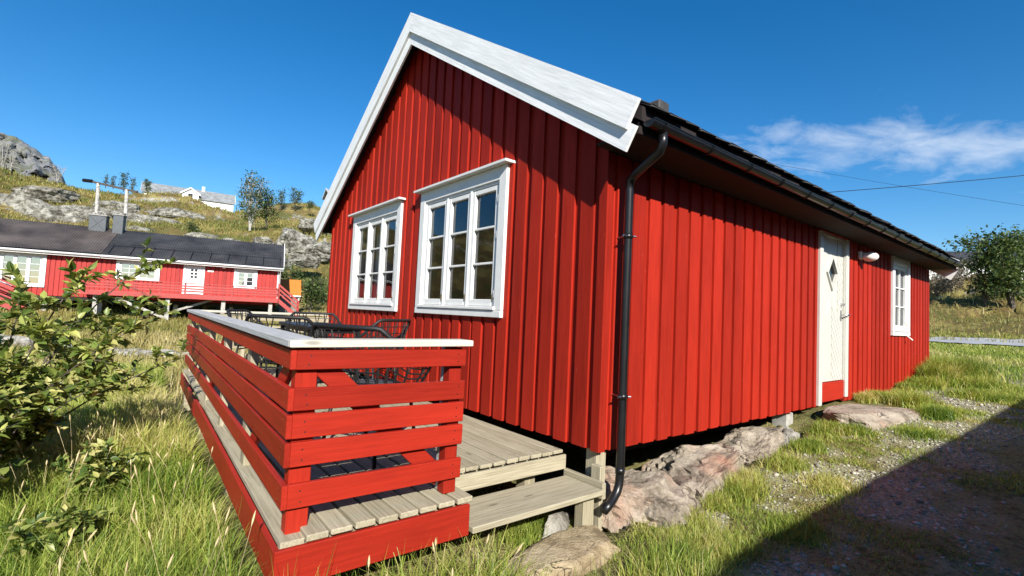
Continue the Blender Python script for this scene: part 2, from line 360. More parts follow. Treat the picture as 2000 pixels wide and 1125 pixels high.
# ------------------------------------------------------------------ terrain
F2 = np.array((0.6209, 0.7839)); R2 = np.array((F2[1], -F2[0]))
def polar(x, y):
    dx = x - CAM[0]; dy = y - CAM[1]; return np.hypot(dx, dy), np.degrees(np.arctan2(dx * R2[0] + dy * R2[1], dx * F2[0] + dy * F2[1]))
def unpolar(r, th):
    t = np.radians(th); return CAM[0] + r * (np.cos(t) * F2[0] + np.sin(t) * R2[0]), CAM[1] + r * (np.cos(t) * F2[1] + np.sin(t) * R2[1])
PROF = [
 (-180, [(0, -.6), (30, -.6), (200, -1.5), (3000, -8)]),
 (-130, [(0, -.6), (30, -.6), (90, 0), (300, 0), (3000, -4)]),
 (-85, [(0, -.6), (18, -.7), (34, 1.5), (60, 9), (90, 15.5), (300, 18), (3000, 40)]),
 (-60, [(0, -.6), (18, -.8), (36, .2), (60, 8), (95, 16), (300, 17), (3000, 40)]),
 (-46, [(0, -.6), (12, -.75), (22, -.75), (34, -.15), (42, .9), (60, 7.2), (100, 17.0), (140, 17.4), (300, 15), (3000, 20)]),
 (-36, [(0, -.6), (12, -.75), (20, -.8), (34, -.2), (42, .6), (60, 6.6), (104, 17.6), (150, 19), (300, 14), (3000, 20)]),
 (-23, [(0, -.6), (12, -.75), (18, -.7), (34, -.1), (44, .8), (60, 8), (92, 17.6), (130, 18), (300, 12), (3000, 20)]),
 (-8, [(0, -.6), (12, -.6), (30, .2), (60, 6), (95, 13), (300, 10), (3000, 20)]),
 (15, [(0, -.6), (12, -.3), (40, .6), (80, 4), (300, 9), (3000, 20)]),
 (36, [(0, -.6), (12, .1), (24, .3), (44, .42), (58, 2.9), (78, 5.4), (96, 9.5), (300, 12), (3000, 20)]),
 (47, [(0, -.6), (12, .08), (24, .28), (44, .48), (58, 3.1), (78, 5.2), (96, 9.3), (300, 12), (3000, 20)]),
 (60, [(0, -.6), (12, -.2), (24, .1), (46, .5), (70, 4), (300, 12), (3000, 20)]),
 (120, [(0, -.6), (30, -.5), (200, -1), (3000, -6)]),
 (180, [(0, -.6), (30, -.6), (200, -1.5), (3000, -8)])]
def gx(x): return np.interp(x, [-6, -3, -2, -1, 0, 1.5, 3, 4, 5.2, 8, 10, 20, 40], [-.66, -.62, -.60, -.57, -.52, -.40, -.26, -.15, -.03, .05, .10, .25, .45])
def H(x, y):
    x = np.asarray(x, float); y = np.asarray(y, float); r, th = polar(x, y)
    tk = [p[0] for p in PROF]; cols = [np.interp(r, [a for a, _ in p[1]], [b for _, b in p[1]]) for p in PROF]
    far = np.zeros_like(r)
    for i in range(len(tk) - 1):
        m = (th >= tk[i]) & (th <= tk[i + 1]); t = (th - tk[i]) / (tk[i + 1] - tk[i]); t = t * t * (3 - 2 * t)
        far = np.where(m, cols[i] * (1 - t) + cols[i + 1] * t, far)
    near = gx(x) - .004 * np.clip(y, 0, 12) * (x < -1.5)
    near = np.where((x > .05) & (x < 9.8) & (y > .45) & (y < 6.3), np.minimum(near - .2, -.5), near)
    near = np.where((x > .0) & (x < 3.4) & (y > -.15) & (y < .6), near - .12, near)
    k = sstep(9, 16, r); h = near * (1 - k) + far * k
    amp = sstep(38, 75, r) * (1 - .9 * sstep(95, 130, np.abs(th)))
    h = h + (fbm(x * .09, y * .09, 3, 4) - .5) * 4.2 * amp + (fbm(x * .35, y * .35, 8, 4) - .5) * 1.6 * amp
    rk = np.clip(fbm(x * .055, y * .075, 41, 3) - .54, 0, 1) * 9 * amp; h = h + np.floor(rk * 2.2) / 2.2 * .9 * sstep(30, 60, r)
    h = h + (fbm(x * .8, y * .8, 21, 3) - .5) * .16 * sstep(2, 6, np.abs(y + .6) + r * .2) * (1 - amp) + (fbm(x * 3, y * 3, 5, 3) - .5) * .05
    return h
def gravel_mask(x, y):
    """stony yard on the right of the cabin, broken by moss and grass"""
    n = fbm(x * 1.1, y * 1.6, 31, 4); n2 = fbm(x * 4.0, y * 4.0, 77, 3)
    zone = sstep(-.9, -.2, x) * (1 - sstep(10.5, 13, x)) * (1 - sstep(-.55, -.05, y)) * (1 - .45 * (1 - sstep(-1.9, -1.2, y)))
    b = sstep(.44, .58, n * .5 + n2 * .5 + .05 * sstep(3, 6, x) * (y > -1.6))
    return zone * b
NTH = np.concatenate([np.arange(-180, -56, 2.0), np.arange(-56, -50, .5), np.arange(-50, 50, .2), np.arange(50, 56, .5), np.arange(56, 180, 2.0)])
RR = np.concatenate([[.25], np.geomspace(.5, 14, 150), np.geomspace(14.4, 130, 150), np.geomspace(134, 3000, 40)])
TH, RG = np.meshgrid(NTH, RR); gxx, gyy = unpolar(RG, TH); gz = H(gxx, gyy)
Vg = np.stack([gxx, gyy, gz], -1).reshape(-1, 3); nT = len(NTH); nR = len(RR)
ii, jj = np.meshgrid(np.arange(nR - 1), np.arange(nT), indexing='ij'); j2 = (jj + 1) % nT
quads = np.stack([ii * nT + jj, ii * nT + j2, (ii + 1) * nT + j2, (ii + 1) * nT + jj], -1).reshape(-1, 4)[:, ::-1]
Vg = np.vstack([Vg, [[CAM[0], CAM[1], float(H(np.array([CAM[0]]), np.array([CAM[1]]))[0])]]])
tri = np.array([[len(Vg) - 1, (j + 1) % nT, j] for j in range(nT)])[:, ::-1]
rv, thv = polar(Vg[:, 0], Vg[:, 1])
m, nt, b = nmat('ground')
v = coords(nt, rnd=False)
ga = nt.nodes.new('ShaderNodeAttribute'); ga.attribute_name = 'gravel'; da = nt.nodes.new('ShaderNodeAttribute'); da.attribute_name = 'far'
n_big = tex_noise(nt, v, .35, 5); n_mid = tex_noise(nt, v, 2.2, 6, .65); n_fine = tex_noise(nt, v, 22, 6, .7)
turf = ramp(nt, mixc(nt, .6, n_mid, n_fine), [(.34, (.03, .035, .012)), (.44, (.10, .10, .03)), (.53, (.22, .19, .08)), (.60, (.19, .20, .055)), (.7, (.36, .32, .17))])
hill = ramp(nt, mixc(nt, .45, n_big, n_mid), [(.32, (.035, .045, .016)), (.43, (.10, .10, .03)), (.5, (.15, .10, .04)), (.56, (.22, .19, .06)), (.68, (.32, .26, .10))])
turf = mixc(nt, da.outputs['Fac'], turf, hill)
vo = nt.nodes.new('ShaderNodeTexVoronoi'); vo.inputs['Scale'].default_value = 55; nt.links.new(v, vo.inputs['Vector'])
gr = ramp(nt, vo.outputs['Color'], [(.1, (.14, .135, .085)), (.5, (.31, .30, .20)), (.9, (.48, .47, .34))])
gr = mixc(nt, mth(nt, 'MULTIPLY', n_mid, .9), gr, (.25, .25, .09)); base = mixc(nt, ga.outputs['Fac'], turf, gr)
geo = nt.nodes.new('ShaderNodeNewGeometry'); sx = nt.nodes.new('ShaderNodeSeparateXYZ'); nt.links.new(geo.outputs['Normal'], sx.inputs[0])
st = mth(nt, 'ADD', sx.outputs[2], mth(nt, 'MULTIPLY', mth(nt, 'SUBTRACT', n_mid, .5), .5))
rk = ramp(nt, st, [(.74, (1, 1, 1)), (.83, (0, 0, 0))]); rk = mixc(nt, 1.0, rk, da.outputs['Color'], 'MULTIPLY')
rockc = ramp(nt, tex_noise(nt, v, 1.3, 9, .7), [(.32, (.10, .095, .08)), (.5, (.26, .25, .22)), (.66, (.42, .41, .38))])
base = mixc(nt, rk, base, rockc); nt.links.new(base, b.inputs['Base Color']); b.inputs['Roughness'].default_value = .95; b.inputs['Specular IOR Level'].default_value = .15
bump(nt, b, mth(nt, 'ADD', mth(nt, 'MULTIPLY', vo.outputs['Distance'], .5), n_fine), .6, .04); M['ground'] = m
ground = fast_mesh('ground', Vg, quads, tri, m, smooth=True, attrs={'gravel': gravel_mask(Vg[:, 0], Vg[:, 1]), 'far': sstep(16, 34, rv)})
ground['kind'] = 'structure'
def Hz(x, y): return float(H(np.array([x]), np.array([y]))[0])
# gravel road on the right
P0 = np.array([(35.5, 10.5), (36.9, 5.0), (38.2, 0.5), (40.0, -6), (42, -14)]); tt = np.linspace(0, 4, 50)
cx = np.interp(tt, range(5), P0[:, 0]); cy = np.interp(tt, range(5), P0[:, 1]); wv = np.linspace(-5.2, 4.2, 9)
Vr = np.array([(cx[i] + w, cy[i] + .1 * w, 0) for i in range(50) for w in wv]); Vr[:, 2] = H(Vr[:, 0], Vr[:, 1]) + .16 - .02 * np.abs(np.tile(wv, 50)) / 5.0
qr = np.array([(i * 9 + j, (i + 1) * 9 + j, (i + 1) * 9 + j + 1, i * 9 + j + 1) for i in range(49) for j in range(8)])[:, ::-1]
ro = fast_mesh('road', Vr, qr, None, plain('road_gravel', (.36, .36, .36), .95, var=.12, scale=3, bmp=.3), smooth=True); ro['kind'] = 'structure'
# ------------------------------------------------------------------ the red cabin
LY, LX, YC, SL = 6.40, 9.85, 3.20, .636          # gable width, length, ridge line, roof slope
def roof_z(y): return 4.74 - SL * abs(y - YC)
cabin = empty('cabin', (0, 0, 0), 0, 'red board-clad cabin with white bargeboards and black gutter beside the deck', 'cabin')
GF = Frame((0, LY, 0), (0, -1, 0), (-1, 0, 0))      # gable seen from outside: u runs right (towards -Y)
LF = Frame((0, 0, 0), (1, 0, 0), (0, -1, 0))        # long wall: u = X
BF = Frame((0, LY, 0), (1, 0, 0), (0, 1, 0))        # back long wall
XF = Frame((LX, 0, 0), (0, 1, 0), (1, 0, 0))        # far gable
def gu(y): return LY - y
OPEN_G = [(gu(2.97) + .10, gu(1.23) - .10, 1.05, 2.31), (gu(5.26) + .10, gu(3.52) - .10, 1.05, 2.31)]
OPEN_L = [(4.19, 5.05, .05, 2.20), (7.38, 8.20, 1.03, 2.18)]
def wall_core(fr, L, top, opens, name, mat, w0=-.16, w1=-.05):
    """structural wall with real openings, cut into columns between the opening edges"""
    e_ = .03 if name == 'gable_wall' else 0.0
    mb = MB(fr); cuts = sorted({e_, L - e_, *[o[0] for o in opens], *[o[1] for o in opens]} | ({L / 2} if name.startswith('gable') else set()))
    for a, b in zip(cuts[:-1], cuts[1:]):
        ops = [o for o in opens if o[0] < (a + b) / 2 < o[1]]; z = 0.02
        for o in sorted(ops, key=lambda q: q[2]):
            if o[2] - z > .01: mb.box(a, b, w0, w1, z, o[2])
            z = o[3]
        mb.prism([(a, z), (b, z), (b, top(b)), (a, top(a))], w1, w0)
    return mb.build(name, mat, cabin)
gtop = lambda u: roof_z(LY - u) - .15
ltop = lambda u: roof_z(0) - .15
gable = wall_core(GF, LY, gtop, OPEN_G, 'gable_wall', M['room'])
longw = wall_core(Frame((.17, 0, 0), (1, 0, 0), (0, -1, 0)), LX - .34, ltop, [(o[0] - .17, o[1] - .17, o[2], o[3]) for o in OPEN_L], 'long_wall', M['room'])
backw = wall_core(Frame((.17, LY, 0), (1, 0, 0), (0, 1, 0)), LX - .34, ltop, [], 'back_wall', M['red_z'], -.16, 0.0)
farg = wall_core(XF, LY, gtop, [], 'gable_wall', M['red_z'], -.16, 0.0)
def clad(fr, L, top, opens, parent, bot=0.0, pitch=.205, ow=.145, mat=None, margin=.035, start=.0):
    """board on board cladding: each board its own piece, cut round the openings"""
    opens = [(o[0] - margin, o[1] + margin, o[2] - margin, o[3] + margin) for o in opens]
    def column(a, b, w0, w1, name, z0):
        cuts = sorted({a, b, *[c for o in opens for c in o[:2] if a < c < b]})
        mb = MB(fr); mb2 = MB(fr) if len(cuts) == 2 else mb
        for p, q in zip(cuts[:-1], cuts[1:]):
            z = z0
            for o in sorted([o for o in opens if o[0] < (p + q) / 2 < o[1]], key=lambda k: k[2]):
                if o[2] - z > .02: mb.prism([(p, z), (q, z), (q, o[2]), (p, o[2])], w0, w1)
                z = o[3]; low = True
            tp, tq = top(p), top(q)
            if min(tp, tq) - z > .02:
                mid = [((p + q) / 2, top((p + q) / 2))] if abs(top((p + q) / 2) - (tp + tq) / 2) > .01 else []
                mb2.prism([(p, z), (q, z), (q, tq)] + mid + [(p, tp)], w0, w1)
        for k_ in ({id(mb): mb, id(mb2): mb2}).values():
            if k_.v and len(cuts) > 2:
                key = {}; rem = []; nv = []
                for p_ in k_.v:
                    q_ = tuple(round(float(c), 4) for c in p_)
                    if q_ not in key: key[q_] = len(nv); nv.append(p_)
                    rem.append(key[q_])
                k_.v = nv; k_.f = [tuple(rem[i] for i in f) for f in k_.f]
            if k_.v: k_.build(name, mat or M['red_z'], parent)
    n = int(round(L / pitch)); pt = L / n
    for i in range(n + 1):
        c = i * pt + random.uniform(-.006, .006); w = ow * random.uniform(.95, 1.04)
        a, b = max(start, c - w / 2), min(L, c + w / 2)
        if b - a > .03: column(a, b, -.028, random.uniform(-.003, .001), 'board', bot + random.uniform(-.006, .006))
        if i < n: column(c + .03, c + pt - .03, -.05, -.024 + random.uniform(-.002, .002), 'board', bot + .004)
gt2 = lambda u: roof_z(LY - u) - .128
clad(GF, LY, gt2, OPEN_G, gable)
clad(LF, LX, lambda u: 2.266, OPEN_L, longw, start=.03)
# dark underside and floor
fl = MB(); fl.box(.17, LX - .17, .17, LY - .17, -.04, .02); fl.build('floor', M['dark_under'], cabin)
js = MB()
for y in (.45, 1.6, 3.2, 4.8, 5.9): js.box(.4, LX - .4, y, y + .1, -.22, -.042)
js.build('floor_beams', M['dark_under'], cabin)
inner = MB(); inner.box(3.4, 3.45, .2, LY - .2, .021, 2.3); inner.build('partition', M['room'], cabin)
cl_ = MB(); cl_.box(.2, LX - .2, .2, LY - .2, 2.42, 2.46); cl_.build('ceiling', M['room'], cabin)
po = MB(); po.box(.06, .17, .06, .17, -.62, -.002, .006); po.build('post', M['grey_z'], cabin)
po = MB(); po.box(3.50, 3.68, .10, .28, -.5, -.05, .01); po.build('post', M['concrete'], cabin)
# roof
rs = MB()
XA, XB = -.16, LX + .22
for sgn in (-1, 1):
    ye = YC + sgn * 3.62
    pts = []
    for x in (XA, XB):
        pts += [(x, YC, roof_z(YC) - .0), (x, ye, roof_z(ye)), (x, ye, roof_z(ye) - .10), (x, YC, roof_z(YC) - .10)]
    rs.add(pts, [(0, 1, 5, 4), (1, 2, 6, 5), (2, 3, 7, 6), (0, 3, 2, 1), (4, 5, 6, 7)] if sgn > 0 else [(4, 5, 1, 0), (5, 6, 2, 1), (6, 7, 3, 2), (1, 2, 3, 0), (7, 6, 5, 4)])
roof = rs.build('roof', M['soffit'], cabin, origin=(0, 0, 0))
# slates: shared piece, laid in courses up from the eave on the side in view
sm = MB(); pts, F = _cbox((.105, .15, .008), .004); sm.add([(p[0] * (1 + .05 * math.sin(k * 7)), p[1] + (.012 * math.sin(k * 5) if p[1] < 0 else 0), p[2]) for k, p in enumerate(pts)], F)
sme = bpy.data.meshes.new('slate'); sme.from_pydata(sm.v, [], sm.f); sme.materials.append(M['slate'])
ang = math.atan(SL)
for c in range(5):
    n = 48; yy = -.46 + c * .17
    for i in range(n):
        x = XA + .13 + (i + (c % 2) * .5) * (XB - XA - .16) / n
        if x > XB - .1: continue
        o = bpy.data.objects.new('slate', sme); COL.objects.link(o); o.parent = roof
        ly = yy + .15 * math.cos(ang) + random.uniform(-.02, .015)
        o.location = (x, ly, 4.74 - SL * (YC - ly) + .024 + random.uniform(0, .008)); o.rotation_euler = (ang - .05 + random.uniform(-.02, .02), 0, random.uniform(-.03, .03))
        o.scale = (random.uniform(.96, 1.04), 1, random.uniform(1.0, 1.8))
rsl = MB()
for sgn, y0 in ((-1, -.46 + 4.6 * .17), (1, YC + 3.66)):
    pts = [(x, y, 4.74 - SL * abs(y - YC) + dz) for x in (XA + .02, XB - .02) for y, dz in ((y0, .012), (YC, .012), (YC, .035), (y0, .035))]
    rsl.add(pts, [(0, 1, 2, 3), (7, 6, 5, 4), (3, 2, 6, 7), (0, 3, 7, 4), (0, 4, 5, 1)])
rsl.build('slate_field', M['slate'], roof)
blk = MB(); blk.box(.02, .14, -.43, -.33, 2.455, 2.545, .01); blk.build('eave_stone', M['slate'], roof)
# bargeboards: outer and inner board on both rakes and both gables
def barge(x0, x1, top0, top1, side, name='bargeboard', end=0.0):
    d = .054 / .145
    yl = 3.625 + end
    def P(t, off): return (YC + side * t, roof_z(YC + t) + off)
    a0 = P(0, top0); a1 = P(0, top1); b0 = P(yl, top0); h = top0 - top1; b1 = (YC + side * (yl - .42 * h), roof_z(YC + yl - .42 * h) + top1)
    fr = Frame((0, 0, 0), (0, 1, 0), (1, 0, 0)); mb = MB(fr); poly = [a0, b0, b1, a1]
    mb.prism(poly if side > 0 else poly[::-1], x0, x1)
    return mb.build(name, M['rake%d' % side], cabin)
for s in (-1, 1):
    barge(-.205, -.178, .045, -.205, s); barge(-.176, -.152, -.150, -.365, s, end=-.035)
    barge(XB + .022, XB + .05, .045, -.205, s); barge(XB + .001, XB + .02, -.15, -.45, s, end=-.01)
# eaves: rafter tails, fascia, gutter with brackets
for i in range(17):
    x = .12 + i * .603; ra = MB(); ra.beam((x, .02, roof_z(.02) - .145), (x, -.35, roof_z(-.35) - .145), .05, .08); ra.build('rafter_tail', M['soffit'], roof)
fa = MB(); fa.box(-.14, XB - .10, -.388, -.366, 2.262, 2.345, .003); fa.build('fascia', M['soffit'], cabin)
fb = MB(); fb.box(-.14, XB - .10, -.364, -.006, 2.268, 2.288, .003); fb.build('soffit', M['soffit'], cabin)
gb = MB(); NG = 9; gr_ = .048; gc = (-.448, 2.345)
ring = [(gc[0] + gr_ * math.cos(a), gc[1] + gr_ * math.sin(a)) for a in np.linspace(math.pi, 2 * math.pi, NG)] + [(gc[0] + (gr_ - .004) * math.cos(a), gc[1] + (gr_ - .004) * math.sin(a)) for a in np.linspace(2 * math.pi, math.pi, NG)]
k = len(ring); pts = [(x, y, z) for x in (-.12, XB - .03) for y, z in ring]
gb.add(pts, [(j, (j + 1) % k, k + (j + 1) % k, k + j) for j in range(k)])
gb.prism  # ends
for x in (-.12, XB - .03):
    gb.add([(x, gc[0] + gr_ * math.cos(a), gc[1] + gr_ * math.sin(a)) for a in np.linspace(math.pi, 2 * math.pi, NG)], [tuple(range(NG))])
gb.tube([(-.12, gc[0] - gr_, gc[1]), (XB - .03, gc[0] - gr_, gc[1])], .006, 6)
gutter = gb.build('gutter', M['black_metal'], cabin, smooth=False)
for i in range(17):
    x = .02 + i * .615; bm_ = MB()
    arc = [(x, gc[0] + (gr_ + .005) * math.cos(a), gc[1] + (gr_ + .005) * math.sin(a)) for a in np.linspace(math.pi, 2 * math.pi, 8)]
    arc += [(x, gc[0] + gr_ + .005, gc[1] + .03)]
    bm_.tube(arc, .007, 5); bm_.build('bracket', M['black_metal'], gutter)
# downspout: outlet, two swan-neck bends, pipe, shoe
dp = MB()
X0 = .14
path = [(X0 - .09, -.445, 2.30), (X0 - .09, -.445, 2.23), (X0 - .08, -.42, 2.18), (X0 - .02, -.17, 2.08), (X0 - .005, -.11, 2.05), (X0, -.10, 1.98), (X0, -.10, 1.0), (X0, -.10, -.16), (X0 - .005, -.10, -.22), (X0 - .03, -.102, -.27), (X0 - .07, -.107, -.305), (X0 - .13, -.115, -.34), (X0 - .19, -.122, -.365)]
dp.tube(path, .032, 14); down = dp.build('downspout', M['black_metal'], cabin, smooth=True)
for z in (1.62, .42, -.12):
    cb = MB(); cb.tube([(X0, -.10, z - .02), (X0, -.10, z + .02)], .0355, 14); cb.build('clamp', M['black_metal'], down, smooth=True)
    if z > 0:
        sc = MB(); sc.tube([(X0 - .03, -.105, z), (X0 - .06, -.105, z)], .008, 8); sc.tube([(X0 + .03, -.125, z), (X0 + .05, -.135, z)], .008, 8); sc.tube([(X0, -.08, z), (X0, .0, z)], .008, 6); sc.build('clamp_screw', M['steel'], down)
# windows
def window(fr, u0, u1, z0, z1, nsash, rows, cols, parent, cas=.115, name='window', out=0.0, glassm=None, cornice=True, wm=None, fine=True):
    """casing with head drip board and sill; sashes with glazing bars and separate panes"""
    wm = wm or M['white']; glassm = glassm or M['glass']
    mb = MB(fr); o = out
    mb.box(u0, u0 + cas, -.02, .030 + o, z0 + .07, z1 - .0, .004); mb.box(u1 - cas, u1, -.02, .030 + o, z0 + .07, z1, .004)
    mb.box(u0 + cas, u1 - cas, -.02, .028 + o, z1 - cas - .02, z1, .004); mb.box(u0 - .0, u1 + .0, -.02, .034 + o, z0, z0 + .068, .005)
    w = mb.build(name, wm, parent)
    if cornice:
        c = MB(fr); c.prism([(u0 - .07, z1 + .002), (u1 + .06, z1 + .002), (u1 + .06, z1 + .026), (u0 - .07, z1 + .026)], -.03, .10 + o); c.build('drip_board', wm, w)
    s = MB(fr); s.box(u0 + cas - .02, u1 - cas + .02, -.06, .050 + o, z0 + .07, z0 + .105, .006); s.build('sill', wm, w)
    a, b, zb, zt = u0 + cas, u1 - cas, z0 + .105, z1 - cas - .02
    jm = .028; j = MB(fr)
    j.box(a, a + jm, -.12, .012, zb, zt, .003); j.box(b - jm, b, -.12, .012, zb, zt, .003); j.box(a + jm, b - jm, -.12, .011, zt - jm, zt, .003)
    wd = (b - a - 2 * jm) / nsash
    for i in range(1, nsash): j.box(a + jm + i * wd - .014, a + jm + i * wd + .014, -.12, .018, zb, zt - jm, .003)
    j.build('frame', wm, w)
    for i in range(nsash):
        p = a + jm + i * wd + (.016 if i else .003); q = a + jm + (i + 1) * wd - (.016 if i < nsash - 1 else .003); y0, y1 = zb + .004, zt - jm - .003
        sf = .052 if fine else .06; m_ = MB(fr)
        m_.box(p, p + sf, -.055, .004, y0, y1, .004); m_.box(q - sf, q, -.055, .004, y0, y1, .004); m_.box(p + sf, q - sf, -.055, .003, y1 - sf, y1, .004); m_.box(p + sf, q - sf, -.055, .006, y0, y0 + sf + .015, .004)
        iu0, iu1, iv0, iv1 = p + sf, q - sf, y0 + sf + .015, y1 - sf
        for r in range(1, rows): z = iv0 + (iv1 - iv0) * r / rows; m_.box(iu0, iu1, -.045, .0, z - .011, z + .011, .003)
        for c in range(1, cols): u = iu0 + (iu1 - iu0) * c / cols; m_.box(u - .011, u + .011, -.044, -.001, iv0, iv1, .003)
        m_.build('sash', wm, w)
        for r in range(rows):
            for c in range(cols):
                g = MB(fr); za = iv0 + (iv1 - iv0) * r / rows; zb_ = iv0 + (iv1 - iv0) * (r + 1) / rows; ua = iu0 + (iu1 - iu0) * c / cols; ub = iu0 + (iu1 - iu0) * (c + 1) / cols
                g.add([fr(ua, za, -.030), fr(ub, za, -.030), fr(ub, zb_, -.030), fr(ua, zb_, -.030)], [(0, 1, 2, 3)])
                g.build('pane', glassm, w)
        if fine:
            for z in (y0 + .12, (y0 + y1) / 2 + .1, y1 - .14):
                for e in ((p - .008,) if i < 2 else (q + .006,)):
                    h = MB(fr); h.tube([fr(e, z - .035, .014), fr(e, z + .035, .014)], .008, 6); h.build('hinge', M['white'], w)
            hk = MB(fr); hk.box(q - .03, q - .022, .004, .014, y0 + .05, y0 + .12); hk.build('hook', M['brass'], w)
    return w
window(GF, gu(2.97), gu(1.23), .95, 2.43, 3, 3, 1, cabin)
window(GF, gu(5.26), gu(3.52), .95, 2.43, 3, 3, 1, cabin)
window(LF, 7.27, 8.31, .92, 2.29, 1, 3, 2, cabin, cornice=False)
def curtain(fr, u0, u1, z0, z1, w, label, n=26, waves=5):
    V = []; mb = MB()
    for t in range(n + 1):
        s = t / n; off = .022 * math.sin(s * waves * 2 * math.pi) + .008 * math.sin(s * 17)
        for z in (z0, z1): V.append(fr(u0 + (u1 - u0) * s, z, w + off))
    mb.add(V, [(2 * t, 2 * t + 2, 2 * t + 3, 2 * t + 1) for t in range(n)])
    o = mb.build('curtain', M['curtain'], None, smooth=True); md = o.modifiers.new('thick', 'SOLIDIFY'); md.thickness = .003; tag(o, label, 'curtain', 'curtains behind the cabin windows'); return o
curtain(GF, gu(2.97) + .12, gu(2.97) + .34, 1.02, 2.36, -.26, 'white curtain drawn to the left inside the larger-looking gable window nearest the downspout')
curtain(GF, gu(1.23) - .26, gu(1.23) - .12, 1.02, 2.36, -.26, 'white curtain drawn to the right inside the gable window nearest the downspout')
curtain(GF, gu(5.26) + .12, gu(5.26) + .40, 1.02, 2.36, -.26, 'white curtain drawn to the left inside the gable window farthest from the downspout')
curtain(GF, gu(3.52) - .36, gu(3.52) - .12, 1.02, 2.36, -.26, 'white curtain drawn to the right inside the gable window farthest from the downspout')
curtain(LF, 7.34, 8.24, .98, 2.24, -.26, 'pale curtain closed behind the small window right of the door', 60, 11)
# door
D0, D1 = 4.10, 5.14
dc = MB(LF); dc.box(D0, D0 + .10, -.03, .032, .01, 2.245, .004); dc.box(D1 - .10, D1, -.03, .032, .06, 2.245, .004)
door = dc.build('door_frame', M['door'], cabin)
dh = MB(LF); dh.box(D0 - .01, D1 + .01, -.03, .036, 2.247, 2.266, .004); dh.build('door_head', M['red_x'], cabin)
kb = MB(LF); kb.box(D0 + .102, D1 - .102, -.03, .012, .04, .285, .004); kb.build('kick_board', M['red_x'], cabin)
L0, L1, Z0, Z1 = D0 + .115, D1 - .115, .292, 2.21
jb = MB(LF); jb.box(D0 + .101, D0 + .113, -.1, .010, .29, 2.243); jb.box(D1 - .113, D1 - .101, -.1, .010, .29, 2.243); jb.box(D0 + .115, D1 - .115, -.1, .012, 2.213, 2.243); jb.build('door_jamb', M['door'], cabin)
dl = MB(LF); dcx, dcz, dw, dhh = (L0 + L1) / 2, 1.74, .175, .215
# leaf with a diamond opening
for poly in ([(L0, Z0), (dcx, Z0), (dcx, dcz - dhh), (dcx - dw, dcz), (dcx, dcz + dhh), (dcx, Z1), (L0, Z1)],):
    dl.prism(poly, -.06, -.018); dl.prism([(2 * dcx - u, z) for u, z in poly][::-1], -.06, -.018)
leaf = dl.build('door', M['door'], cabin)
def clip(poly, inside, inter):
    out = []
    for i in range(len(poly)):
        a, b_ = poly[i], poly[(i + 1) % len(poly)]
        if inside(a): out.append(a)
        if inside(a) != inside(b_): out.append(inter(a, b_))
    return out
def clip_box(poly, x0, x1, y0, y1):
    def ix(x): return lambda a, b_: (x, a[1] + (b_[1] - a[1]) * (x - a[0]) / (b_[0] - a[0]))
    def iy(y): return lambda a, b_: (a[0] + (b_[0] - a[0]) * (y - a[1]) / (b_[1] - a[1]), y)
    for ins, it in ((lambda p: p[0] >= x0 - 1e-9, ix(x0)), (lambda p: p[0] <= x1 + 1e-9, ix(x1)), (lambda p: p[1] >= y0 - 1e-9, iy(y0)), (lambda p: p[1] <= y1 + 1e-9, iy(y1))):
        if not poly: return poly
        poly = clip(poly, ins, it)
    return poly
hw = dcx - L0
for side in (-1, 1):
    for kk in range(-8, 22):
        z = Z0 + kk * .125; d = .113
        sl_ = 1.35
        poly = [(0, z), (hw, z + hw * sl_ * -1), (hw, z - hw * sl_ + d), (0, z + d)]
        poly = clip_box(poly, .006, hw - .006, Z0 + .004, Z1 - .004)
        if len(poly) < 3: continue
        # stay clear of the diamond
        zs_ = [z_ for _, z_ in poly]
        if min(zs_) < dcz + dhh * 1.17 and max(zs_) > dcz - dhh * 1.17: 
            poly2 = clip_box(poly, dw * 1.17, hw - .006, Z0, Z1); poly = poly2
            if len(poly) < 3: continue
        q = [(dcx + side * u, z_) for u, z_ in poly]
        a_ = sum(q[i][0] * q[(i + 1) % len(q)][1] - q[(i + 1) % len(q)][0] * q[i][1] for i in range(len(q)))
        if a_ < 0: q = q[::-1]
        mb = MB(LF); mb.prism(q, -.02, -.010); mb.build('panel', M['door'], leaf)
dia = [(dcx, dcz - dhh), (dcx + dw, dcz), (dcx, dcz + dhh), (dcx - dw, dcz)]
dm = MB(LF)
for i in range(4):
    a, b_ = dia[i], dia[(i + 1) % 4]; f = 1.13; ao = (dcx + (a[0] - dcx) * f, dcz + (a[1] - dcz) * f); bo = (dcx + (b_[0] - dcx) * f, dcz + (b_[1] - dcz) * f)
    f = .93; ai = (dcx + (a[0] - dcx) * f, dcz + (a[1] - dcz) * f); bi = (dcx + (b_[0] - dcx) * f, dcz + (b_[1] - dcz) * f)
    dm.prism([ao, bo, bi, ai], -.03, .006)
dm.build('diamond_frame', M['door'], leaf)
dg = MB(LF); dg.add([LF(u, z, -.032) for u, z in dia], [(0, 1, 2, 3)]); dg.build('diamond_pane', M['glass'], leaf)
hd = MB(LF); hd.tube([LF(L1 - .07, 1.33, -.02), LF(L1 - .07, 1.33, .03)], .02, 12); hd.build('lock', M['steel'], leaf)
hd = MB(LF); hd.tube([LF(L1 - .07, 1.19, -.02), LF(L1 - .07, 1.19, .05), LF(L1 - .06, 1.19, .06), LF(L1 + .05, 1.185, .06)], .010, 8); hd.box(L1 - .095, L1 - .045, -.012, -.004, 1.10, 1.25, .003); hd.build('handle', M['steel'], leaf)
for z in (.55, 1.25, 1.95):
    h = MB(LF); h.tube([LF(L0 - .004, z - .05, .012), LF(L0 - .004, z + .05, .012)], .009, 8); h.build('hinge', M['door'], leaf)
